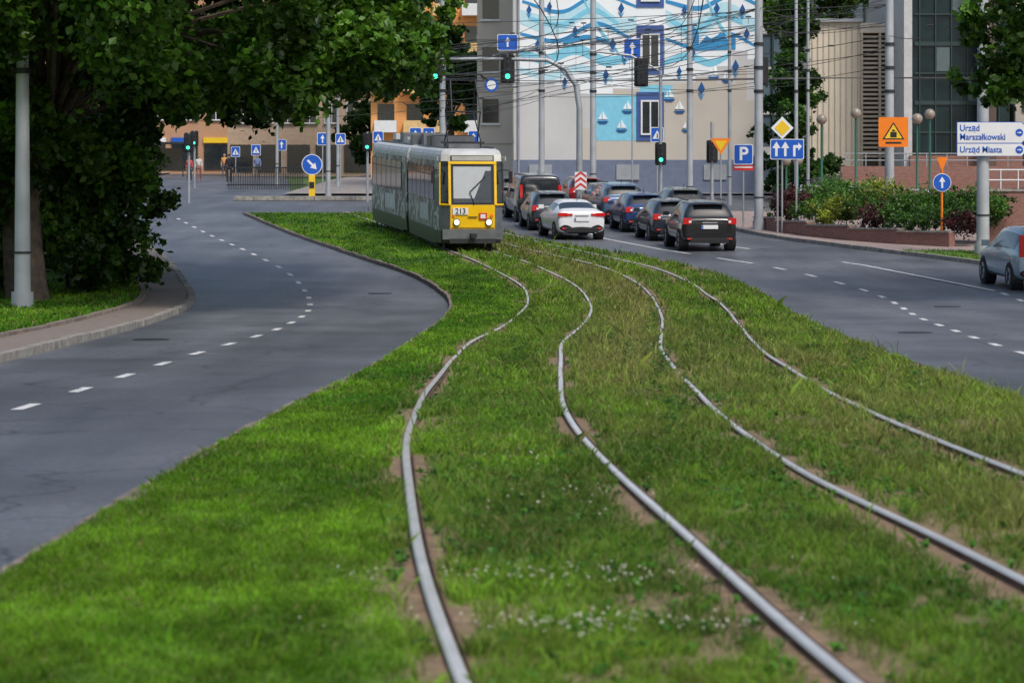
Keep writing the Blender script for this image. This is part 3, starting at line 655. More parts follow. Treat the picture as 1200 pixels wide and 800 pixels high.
def sq_sign(name,x,y,z,w,h,shape='up',withpost=True,m=bluep):
    b=MB(name)
    if withpost: post(b,x,y,z+h/2)
    flat(b,rrect(w,h),x,y,z,whitep,0); flat(b,rrect(w-.06,h-.06),x,y,z,m,1)
    s=min(w,h)
    if shape=='up': flat(b,arrow_up(s),x,y,z,whitep,2)
    elif shape=='ped':
        flat(b,[(-.36*s,-.32*s),(.36*s,-.32*s),(0,.34*s)],x,y,z,whitep,2); flat(b,[(-.05*s,-.25*s),(.06*s,-.25*s),(.03*s,.1*s),(-.03*s,.1*s)],x,y,z,blackp,3)
    elif shape=='two':
        flat(b,rot(arrow_up(s*.8),0),x-.2*s,y,z,whitep,2); flat(b,rot(arrow_up(s*.8),0),x+.25*s,y,z,whitep,2)
    return b.obj()
def round_sign(name,x,y,z,r,ang=0,withpost=True):
    b=MB(name)
    if withpost: post(b,x,y,z)
    b.disc(x,y,z,r,.015,whitep); b.disc(x,y-.006,z,r*.93,.014,bluep); flat(b,rot(arrow_up(r*1.7),ang),x,y,z,whitep,2); return b
b=MB('priority_road_sign'); x,y=10.03,95.; post(b,x,y,ZC+3.6)
Dm=lambda s:[(-s,0),(0,-s),(s,0),(0,s)]
z=ZC+(250-150)/31.6
flat(b,Dm(.42),x,y,z,whitep,0); flat(b,Dm(.29),x,y,z,yellowp,2); 
b.obj()
b=MB('lane_direction_sign'); x,y=10.2,94.9; z=ZC+(250-175)/31.6
post(b,x-.35,y,z); post(b,x+.35,y,z)
flat(b,rrect(1.25,.76),x,y,z,whitep,0); flat(b,rrect(1.2,.71),x,y,z,bluep,1); flat(b,arrow_up(.75),x-.4,y,z,whitep,2); flat(b,arrow_up(.75),x-.07,y,z,whitep,2)
flat(b,[(-.05,-.27),(.04,-.27),(.04,.05),(.14,.05),(.14,-.05),(.28,.1),(.14,.25),(.14,.15),(-.05,.15)],x+.27,y,z,whitep,2); b.obj()
b=MB('parking_sign'); x,y=8.95,99.; z=ZC+(250-181)/30.3; post(b,x,y,z); flat(b,rrect(.75,.78),x,y,z,whitep,0); flat(b,rrect(.69,.72),x,y,z,bluep,1)
flat(b,rrect(.8,.2,.03),x,y,z-.52,redp,0); flat(b,rrect(.7,.05,.02),x,y,z-.5,whitep,1); p=b.obj(); text('P',(x,y-.02,z),.72,whitep,p,bold=.015)
b=MB('tram_warning_sign'); x,y=14.4,96.9; z=ZC+(250-155)/31
flat(b,rrect(1.12,1.12),x,y-.25,z,orangep,0); flat(b,[(-.42,-.28),(.42,-.28),(0,.38)],x,y-.25,z,blackp,1); flat(b,[(-.33,-.235),(.33,-.235),(0,.29)],x,y-.25,z,yellowp,2)
flat(b,[(-.12,-.2),(.12,-.2),(.12,.0),(-.12,.0)],x,y-.25,z,blackp,3); flat(b,[(-.08,.02),(.08,.02),(.02,.1),(-.02,.1)],x,y-.25,z,blackp,3); flat(b,[(-.3,-.44),(.3,-.44),(.3,-.37),(-.3,-.37)],x,y-.25,z,blackp,1)
b.box((x,y+.0,z),(.1,.45,.7),steel); b.obj()
def dirsign(z,h,s,lines):
    b=MB('direction_sign'); x,y=15.1,80.7; w=2.12
    pts=[(-w/2,-h/2),(w/2-.1,-h/2),(w/2,-h/2+.1),(w/2,h/2-.1),(w/2-.1,h/2),(-w/2,h/2)]
    flat(b,[(a*1.02,c*1.06) for a,c in pts],x,y,z,bluep,0); flat(b,pts,x,y,z,whitep,1); b.box((x-.3,y+.05,z),(.5,.08,.1),steel)
    b.disc(x+w/2-.17,y-.016,z,.12,.012,bluep,16); flat(b,rot(arrow_up(.2),math.radians(-90)),x+w/2-.17,y,z,whitep,4)
    p=b.obj()
    for k,t in enumerate(lines): 
        o=text(t,(x-w/2+.07,y-.014,z+(.14-.28*k if len(lines)>1 else 0)),.28,bluep,p,align='LEFT',bold=.003); o.scale=(.88,1,1)
dirsign(ZC+(250-156)/37,.64,0,['Urząd','Marszałkowski']); dirsign(ZC+(250-176)/37,.38,0,['Urząd Miasta'])
b=round_sign('mandatory_direction_sign',14.45,86,ZC+(250-214)/34.9,.31,0); x,y=14.45,86; z=ZC+(250-190)/34.9; post(b,x,y,z,orangep,.04); flat(b,[(0,-.32),(.19,.16),(-.19,.16)],x,y,z,orangep,1); b.obj()
b=MB('give_way_sign'); x,y=8.4,103; z=ZC+(250-171)/29.1; post(b,x,y,z); flat(b,[(0,-.36),(.42,.3),(-.42,.3)],x,y,z,orangep,0); flat(b,[(0,-.2),(.25,.2),(-.25,.2)],x,y,z,yellowp,1); b.obj()
b=MB('chevron_sign'); x,y=2.9,108; z=ZC+(250-212)/27.8; post(b,x,y,z); flat(b,rrect(.5,.75,.03),x,y,z,whitep,0)
for k in range(3): flat(b,[(-.24,-.36+k*.24),(.0,-.18+k*.24),(.24,-.36+k*.24),(.24,-.26+k*.24),(0,-.07+k*.24),(-.24,-.26+k*.24)],x,y,z,redp,1)
b.obj()
for (bx,d,bz_,w,sh_) in ((.0567,118,.0307,.6,'ped'),(.047,118,.0643,.8,'up'),(-.074,140,.029,.6,'up'),(-.067,140,.029,.55,'ped'),(-.0523,132,.0297,.55,'ped'),(-.0377,125,.0307,.6,'up'),(-.0325,125,.0307,.6,'two'),(-.015,125,.0297,.55,'up'),(-.1,190,.0247,.7,'ped'),(-.09,185,.0267,.7,'up'),(-.108,170,.024,.6,'ped'),(-.126,190,.027,.6,'ped')):
    sq_sign('road_sign',bx*d,d,ZC+bz_*d,w,w*1.15,sh_,True)
b=round_sign('keep_right_sign',-10.0,128,ZC+(250-193)/23.4,.52,math.radians(-135)); b.box((-10.0,128,float(H(128))+.55),(.3,.25,1.1),yellowp); b.box((-10,127.86,float(H(128))+.6),(.24,.04,.3),blackp); b.obj()
for x_ in (-6.4,): 
    b=MB('traffic_bollard'); b.box((x_,126,float(H(126))+.55),(.28,.22,1.0),yellowp,tx=.8); b.box((x_,125.87,float(H(126))+.7),(.2,.04,.25),whitep); b.obj(bevel=.02)
def siglight(b,x,y,z,on=2,s=1.):
    b.box((x,y,z),(.36*s,.28,1.05*s),blackp); b.prism(rrect(.62*s,1.25*s,.08),y+.15,y+.17,blackp,x,z)
    for k in range(3):
        m=greenl if (k==0 and on==2) else darkm
        b.disc(x,y-.17,z+(-.33+.33*k)*s,.11*s,.04,m,16); b.tube([(x,y-.3,z+(-.2+.33*k)*s),(x,y-.12,z+(-.2+.33*k)*s)],.03,blackp,6)
def gantry():
    y=112.; g=float(H(y)); b=MB('traffic_light_mast')
    x0=2.95; b.tube([(x0,y,g-.2),(x0,y,ZC+4.6),(x0-.15,y,ZC+5.6),(x0-.6,y,ZC+6.3),(x0-1.4,y,ZC+6.7),(x0-3.4,y,ZC+6.75),(x0-6.6,y,ZC+6.75)],[.15,.13,.12,.11,.1,.08,.06],steel,10)
    b.tube([(x0-.2,y,ZC+5.6),(x0-1.8,y,ZC+7.3),(x0-3.8,y,ZC+6.9)],.04,steel,6)
    siglight(b,-.19,y-.2,ZC+6.3); siglight(b,-3.35,y-.2,ZC+6.3)
    flat(b,rrect(.9,.7),-.19,y-.3,ZC+7.45,whitep,0); flat(b,rrect(.85,.65),-.19,y-.3,ZC+7.45,bluep,1); flat(b,arrow_up(.62),-.19,y-.3,ZC+7.45,whitep,2)
    b.disc(-.9,y-.2,ZC+5.6,.3,.02,bluep); b.disc(-.9,y-.21,ZC+5.6,.2,.012,whitep); b.tube([(-.19,y-.05,ZC+5.7),(-.19,y-.05,ZC+7.8)],.03,steel,6)
    b.obj(True)
    b=MB('traffic_light_mast'); x=6.5; b.tube([(x,y,g-.2),(x,y,ZC+6.4)],[.09,.07],steel,10); b.tube([(x,y,ZC+6.2),(5.2,y,ZC+6.9),(3.4,y,ZC+7.1)],.05,steel,8); siglight(b,5.65,y-.2,ZC+6.15,0); siglight(b,x,y-.2,ZC+2.6,2,.8); b.obj(True)
    b=MB('traffic_light_mast'); x=8.75; b.tube([(x,y,g-.2),(x,y,ZC+4.)],[.08,.07],steel,10); siglight(b,x,y-.2,ZC+2.7,0,.8); b.obj(True)
    b=MB('traffic_light_mast'); x=10.9; b.tube([(x,y,g-.2),(x,y,ZC+7)],[.08,.07],steel,10); siglight(b,x,y-.2,ZC+6.2,0,1); b.obj(True)
    for x,yy in ((-15.4,122),(-7.0,124),(-18.6,150)):
        b=MB('traffic_light_mast'); b.tube([(x,yy,float(H(yy))-.1),(x,yy,float(H(yy))+3.3)],.06,steel,8); siglight(b,x,yy-.2,float(H(yy))+2.8,2,.75); b.obj(True)
gantry()
def globe_lamp(x,y,zt):
    g=float(H(y)); b=MB('globe_street_lamp'); b.tube([(x,y,g-.1),(x,y,g+.6),(x,y,g+.65),(x,y,zt-.2)],[.1,.09,.055,.045],greenpost,10)
    gm2=mat('lamp_globe',(.30,.25,.20),.25)
    pts=[(x,y,zt-.2)]+[(x,y,zt+.22*math.sin(math.radians(a))) for a in range(-70,91,20)]
    rr=[.05]+[.22*math.cos(math.radians(a))+.002 for a in range(-70,91,20)]
    b.tube(pts,rr,gm2,14); b.obj(True)
globe_lamp(12.7,105,ZC+3.85); globe_lamp(14.1,105,ZC+4.1); globe_lamp(16.3,103,ZC+3.8); globe_lamp(12.0,112,ZC+2.3); globe_lamp(12.5,112,ZC+2.3)
globe_lamp(17.3,106,ZC+4.1)
def wires():
    b=MB('overhead_wires'); m=wirem
    def w(a,c,sag=.3,r=.013,n=8):
        a=Vector(a);c=Vector(c); b.tube([a.lerp(c,i/n)-Vector((0,0,4*sag*(i/n)*(1-i/n))) for i in range(n+1)],r,m,4,False)
    for T in(T1,T2):
        for dz,r in((5.75,.012),(6.6,.010)):
            ys=np.arange(-10,135,4.); b.tube([(float(T(min(y,124))),y,float(H(y))+dz) for y in ys],r,m,4,False)
        for y in np.arange(20,130,6.): b.tube([(float(T(y)),y,float(H(y))+5.75),(float(T(y)),y,float(H(y))+6.6)],.006,m,3,False)
    A=(14.9,81,ZC+8.2);B=(14.45,98,ZC+8);C=(9.4,97.5,ZC+7.8);D=(7.5,108,ZC+8.5);E=(3.96,125,ZC+9);Fp=(1.4,121,ZC+9);G=(-3.2,118,ZC+7.2);I=(-9.4,131,ZC+6.5);J=(-14.5,158,ZC+8.5);K=(13.3,115,ZC+9)
    lo=lambda p,d:(p[0],p[1],p[2]-d)
    S=[(A,(-13,90,ZC+8.5)),(B,(-14,100,ZC+7.2)),(C,(-15,104,ZC+6)),(C,G),(D,G),(D,(-14,112,ZC+6.4)),(E,G),(E,I),(Fp,I),(Fp,C),(K,G),(K,E),(C,E),(B,Fp),(G,J),(G,(-20,128,ZC+6)),(B,C),(C,(-4,112,ZC+5)),(D,(0,100,ZC+5.3)),(K,(2,104,ZC+5.6)),(A,C),(K,D),(B,K),
     (lo(C,1.5),lo(G,1)),(lo(D,2),lo(G,1.6)),(lo(E,2.4),(-9,112,ZC+5)),(lo(K,2.6),lo(Fp,2.2)),(lo(B,1.8),lo(Fp,2.8)),(lo(B,1.2),lo(D,1.9)),(lo(A,1.4),lo(B,1.2)),(lo(E,1.6),lo(D,1.)),(lo(Fp,3.1),lo(G,1.9)),(lo(K,1.8),lo(E,2.9))]
    r=random.Random(2)
    for a,c in S:
        w(a,c,r.uniform(.15,.7)); 
        if r.random()<.75: w((a[0],a[1],a[2]-r.uniform(.4,.9)),(c[0],c[1],c[2]-r.uniform(.2,1.)),r.uniform(.1,.5),.011)
    for k in range(5):
        P=[Vector((-4+k*.6,100,ZC+5.2)),Vector((-2+k,112,ZC+5.8)),Vector((4+k,118,ZC+6.1)),Vector((13+k,121,ZC+6.4)),Vector((28,124+k,ZC+6.6))]
        b.tube(P,.013,m,4,False)
    for k in range(40):
        a,c=S[k%len(S)]; t=r.uniform(.1,.9); p=Vector(a).lerp(Vector(c),t)-Vector((0,0,.8*t*(1-t))); b.tube([p-Vector((.12,0,0)),p+Vector((.12,0,0))],.032,darkm,6)
        if k%3==0: b.tube([p,p-Vector((0,0,r.uniform(.3,1.0)))],.011,m,4)
    b.obj()
wires()
# ---------------------------------------------------------------- fence, people
b=MB('guard_rail_fence')
for k in range(44):
    x=-16.4+k*.1; b.tube([(x,148,float(H(148))-.1),(x,148,float(H(148))+1.15)],.024,darkm,5)
for h in(.15,1.15): b.tube([(-16.5,148,float(H(148))+h),(-11.9,148,float(H(148))+h)],.035,darkm,6)
b.obj()
b=MB('bus_shelter'); g=float(H(190)); b.box((-26.4,190,g+2.5),(4.2,1.6,.14),darkm)
for x in(-28.3,-26.4,-24.5): b.box((x,190.6,g+1.22),(.08,.08,2.44),darkm)
b.box((-26.4,190.66,g+1.3),(3.7,.03,1.7),glass); b.box((-26.4,190.3,g+.45),(3,.35,.06),bark); b.obj()
def person(x,y,h,top,legs,skin=(.45,.28,.2),stride=.25,rz=0,hair=(.05,.03,.02)):
    g=float(H(y)); e=empty('pedestrian',(x,y,g+.01),rz); s=h/1.75
    tm=mat('cloth_%s'%str(top),top,.9); lm=mat('cloth_%s'%str(legs),legs,.9); sm=mat('skin%s'%str(skin),skin,.6); hm=mat('hair%s'%str(hair),hair,.8)
    def skinobj(n,P,E,R,m,sub=2):
        me=bpy.data.meshes.new(n); me.from_pydata([(a*s,b_*s,c*s) for a,b_,c in P],E,[]); o=bpy.data.objects.new(n,me); scene.collection.objects.link(o); o.parent=e
        mo=o.modifiers.new('s','SKIN')
        for i,rr in enumerate(R): me.skin_vertices[0].data[i].radius=(rr*s,rr*s*.85)
        me.skin_vertices[0].data[0].use_root=True
        o.modifiers.new('ss','SUBSURF').levels=sub; o.modifiers['ss'].render_levels=sub; me.materials.append(m); return o
    st=stride
    P=[(0,0,.93),(-.09,0,.90),(-.1,-st*.5,.5),(-.1,-st*.9+.05,.09),(-.1,-st*.9-.12,.04),(.09,0,.90),(.1,st*.35,.5),(.1,st,.1),(.1,st-.14,.04)]
    skinobj('legs',P,[(0,1),(1,2),(2,3),(3,4),(0,5),(5,6),(6,7),(7,8)],[.14,.1,.07,.05,.045,.1,.07,.05,.045],lm)
    P=[(0,0,.95),(0,-.01,1.2),(0,0,1.42),(0,-.01,1.5),(-.17,0,1.4),(-.22,st*.3,1.14),(-.21,st*.25-.12,.9),(.17,0,1.4),(.22,-st*.3,1.14),(.21,-st*.5-.08,.92)]
    skinobj('jacket',P,[(0,1),(1,2),(2,3),(2,4),(4,5),(5,6),(2,7),(7,8),(8,9)],[.15,.15,.14,.06,.075,.055,.042,.075,.055,.042],tm)
    P=[(0,-.01,1.46),(0,-.02,1.54),(0,-.02,1.6),(0,-.02,1.68),(0,-.02,1.72)]
    skinobj('head',P,[(0,1),(1,2),(2,3),(3,4)],[.055,.06,.085,.09,.06],sm)
    P=[(0,0.02,1.6),(0,.02,1.69),(0,0,1.75)]; skinobj('hair',P,[(0,1),(1,2)],[.08,.098,.07],hm)
    for sx,yy in((-.21,st*.25-.14),(.21,-st*.5-.1)):
        Pp=[(sx,yy,.9),(sx,yy-.02,.83)]; Ee=[(0,1)]; R=[.03,.034]
        for k in range(4):
            i=len(Pp); Pp+=[(sx-.0,yy-.05+.022*k,.78),(sx-.0,yy-.045+.02*k-.01,.735-.004*abs(k-1.5))]; Ee+=[(1,i),(i,i+1)]; R+=[.0095,.008]
        i=len(Pp); Pp+=[(sx-.0,yy-.06,.82),(sx,yy-.075,.78)]; Ee+=[(1,i),(i,i+1)]; R+=[.011,.009]
        skinobj('hand',Pp,Ee,R,sm,1)
    b=MB('face'); 
    for sx in(-.035,.035): b.box((sx*s,-.105*s,1.655*s),(.025*s,.012,.014*s),blackp)
    b.box((0,-.115*s,1.63*s),(.022*s,.04*s,.035*s),sm,tx=.5); b.box((0,-.108*s,1.585*s),(.045*s,.012,.01*s),redp)
    for sx in(-.085,.085): b.box((sx*s,0,1.64*s),(.02*s,.04*s,.06*s),sm)
    o=b.obj(bevel=.004,parent=e)
person(-17.9,162,1.8,(.02,.02,.03),(.02,.02,.025),rz=math.pi)
person(-20.3,166,1.7,(.60,.55,.5),(.30,.12,.10),stride=.2); person(-21.0,166.6,1.62,(.5,.09,.08),(.05,.05,.08),stride=.3)
person(-20.0,178,1.7,(.6,.3,.1),(.1,.1,.12),stride=.15); person(-16.9,170,1.7,(.15,.2,.35),(.06,.06,.08),stride=.2)
person(-5.2,140,1.72,(.4,.1,.08),(.05,.05,.08),stride=.2)
# ---------------------------------------------------------------- cars
KIND={
'hatch':(4.1,[(0,.40,.82,.88,.76,.66),(.05,.27,.92,.98,.84,.72),(.16,.22,.96,1.06,.87,.70),(.42,.20,.97,1.42,.89,.60),(.62,.20,.96,1.48,.90,.61),(1.7,.20,.95,1.52,.90,.63),(2.45,.20,.93,1.47,.90,.60),(2.6,.20,.93,1.42,.90,.60),(3.2,.20,.92,.99,.89,.70),(3.8,.20,.82,.86,.86,.66),(4.02,.28,.68,.72,.76,.58),(4.1,.35,.6,.64,.66,.5)],2,3),
'suv':(4.5,[(0,.46,.95,1.02,.80,.70),(.05,.32,1.05,1.10,.88,.76),(.14,.28,1.08,1.16,.91,.74),(.36,.26,1.08,1.56,.93,.64),(.6,.26,1.07,1.64,.94,.65),(1.9,.26,1.05,1.67,.94,.66),(2.6,.26,1.03,1.62,.94,.63),(2.75,.26,1.03,1.57,.94,.63),(3.35,.26,1.02,1.09,.93,.74),(4.1,.26,.94,.98,.90,.70),(4.4,.34,.78,.82,.80,.6),(4.5,.4,.7,.74,.7,.5)],2,3),
'sedan':(4.6,[(0,.42,.90,.95,.76,.66),(.05,.27,1.0,1.04,.84,.74),(.16,.22,1.02,1.07,.88,.74),(.55,.20,1.0,1.10,.9,.70),(1.35,.20,.96,1.37,.90,.57),(1.7,.20,.95,1.41,.90,.58),(2.4,.20,.94,1.42,.90,.58),(2.6,.20,.93,1.38,.90,.58),(3.35,.20,.92,.98,.9,.70),(4.2,.20,.82,.86,.86,.66),(4.5,.28,.68,.72,.76,.58),(4.6,.35,.6,.64,.66,.5)],3,4),
'van':(5.2,[(0,.45,1.10,1.75,.86,.78),(.05,.32,1.15,1.88,.92,.80),(.12,.28,1.16,1.93,.94,.80),(.3,.26,1.15,1.96,.95,.80),(.7,.26,1.14,1.97,.95,.80),(2.2,.26,1.12,1.97,.95,.80),(3.3,.26,1.1,1.93,.95,.78),(3.5,.26,1.1,1.88,.95,.78),(4.3,.26,1.08,1.18,.94,.78),(4.9,.26,.95,1.0,.9,.7),(5.1,.34,.78,.82,.82,.6),(5.2,.4,.7,.74,.7,.5)],-1,-1)}
def car(name,x,y,rz,kind,col,lights='side',scale=(1,1,1),rear=True):
    L,S,g0,g1=KIND[kind]; e=empty(name,(x,y,0),rz)
    dzdy=(float(H(y+3.4))-float(H(y+.8)))/2.6; e.rotation_euler=(math.atan(dzdy),0,rz); e.location.z=float(H(y+.8))-.11-dzdy*.8
    pm=mat('car_paint_%s'%str(col),col,.28,.35 if max(col)<.6 else 0,var=.03,coat=.8)
    b=MB('body'); n=len(S); 
    for u,zb,zl,zt,w,wr in S:
        R=[(w*.82,zb),(w*.98,zb+.13),(w,(zb+zl)*.5+.05),(w*.965,zl),(wr+.02,max(zt-.07,zl+.012)),(wr*.82,zt)]
        for a,c in R: b.v.append((a,u,c))
        for a,c in R[::-1]: b.v.append((-a,u,c))
    k=12; pi=b.mi(pm); gi=b.mi(glass); bi=b.mi(blackp)
    for i in range(n-1):
        for j in range(k):
            m=pi
            if kind=='van':
                if j in(3,7) and 1<=i<=n-5: m=gi
            elif j in(3,7) and g1<=i<=n-6+1: m=gi
            if i==n-5 and j in(4,5,6): m=gi
            if g0>=0 and i==g0 and j in(4,5,6): m=gi
            if j==11: m=bi
            if j in(0,10) and i in(0,): m=bi
            b.f.append([i*k+j,i*k+(j+1)%k,(i+1)*k+(j+1)%k,(i+1)*k+j]); b.m.append(m)
    b.f.append(list(range(k))[::-1]); b.m.append(pi); b.f.append(list(range((n-1)*k,n*k))); b.m.append(pi)
    o=b.obj(True,parent=e); md=o.modifiers.new('ss','SUBSURF'); md.levels=2; md.render_levels=2
    f=MB('fittings'); w=S[4][4]; zl=S[2][2]
    rw=.33 if kind!='suv' else .37
    for sx in(-1,1):
        for u in(.72,L-.85):
            f.tube([(sx*(w-.30),u,rw-.0),(sx*(w-.012),u,rw-.0)],rw+.04,blackp,22)
            f.tube([(sx*(w-.22),u,rw),(sx*(w+.005),u,rw)],rw,rubber,22); f.tube([(sx*(w-.0),u,rw),(sx*(w+.012),u,rw)],rw*.62,MT['galvanised_steel'],12)
            for q in range(5): 
                a=q*1.2566; f.tube([(sx*(w+.016),u,rw),(sx*(w+.016),u+rw*.55*math.cos(a),rw+rw*.55*math.sin(a))],.02,darkm,4)
        f.box((sx*(w+.09),L*.64,zl+.08),(.2,.12,.15),pm)
        if lights=='tall': f.box((sx*(w*.83),.05,zl+.12),(.12,.12,.52),redl)
        elif lights=='wrap': f.box((sx*(w*.76),.045,zl-.1),(.34,.12,.13),redl); f.box((sx*(w*.5),.01,zl-.1),(.22,.08,.08),redl)
        else: f.box((sx*(w*.80),.05,zl-.08),(.26,.14,.20),redl); f.box((sx*(w*.70),-.025,zl-.1),(.09,.02,.07),whitep)
        f.box((sx*w*.7,.0,.42),(.18,.06,.05),redp)
        f.box((sx*w*.68,L-.12,.68),(.3,.16,.14),whitep)
    f.box((0,.01,.36),(w*1.35,.09,.16),blackp); f.box((0,-.025,zl-.27),(.54,.02,.13),whitep); f.box((-.24,-.03,zl-.27),(.045,.02,.12),bluep)
    f.box((0,-.02,zl-.13),(.5,.03,.035),steel); f.tube([(.5,-.03,.28),(.5,.15,.28)],.035,steel,8)
    if kind=='van': f.box((0,-.01,1.42),(1.25,.06,.5),glass); f.box((0,-.01,1.14),(.01,.07,.9),blackp)
    if kind in('hatch','suv'): f.box((0,S[3][0]-.06,S[3][3]+.0),(1.0,.22,.035),pm); f.box((.1,.24,zl+.19),(.5,.02,.02),blackp,0)
    if kind in('suv',): 
        for sx in(-1,1): f.tube([(sx*.62,.7,S[4][3]+.03),(sx*.63,2.6,S[4][3]+.03)],.022,darkm,6)
    f.tube([(0,1.0,S[4][3]),(0,.9,S[4][3]+.15)],.012,blackp,5)
    f.obj(bevel=.012,parent=e)
    e.scale=scale
    return e
HD=math.radians(7)
car('black_suv',6.5,84.2,math.radians(5),'suv',(.012,.012,.014))
car('white_sedan',2.5,92,math.radians(9),'sedan',(.80,.81,.82),'wrap')
car('hatchback_car',5.85,91,HD,'hatch',(.03,.04,.06)); car('hatchback_car',5.15,97.3,HD,'hatch',(.025,.06,.18)); car('estate_car',4.55,103.2,HD,'suv',(.10,.16,.26)); car('sedan_car',4.2,108.6,HD,'sedan',(.03,.03,.04)); 
car('hatchback_car',1.6,98.6,HD,'hatch',(.04,.055,.07)); car('black_van',1.15,104.5,HD,'van',(.015,.016,.02),'tall'); car('suv_car',.2,111.3,HD,'suv',(.14,.16,.18))
car('hatchback_car',3.4,114.6,HD,'hatch',(.3,.02,.02)); car('hatchback_car',7.0,102.0,HD,'hatch',(.06,.06,.065))
car('silver_minivan',14.05,66.8,math.radians(5),'hatch',(.34,.44,.52),'tall',(1.02,1,1.1))
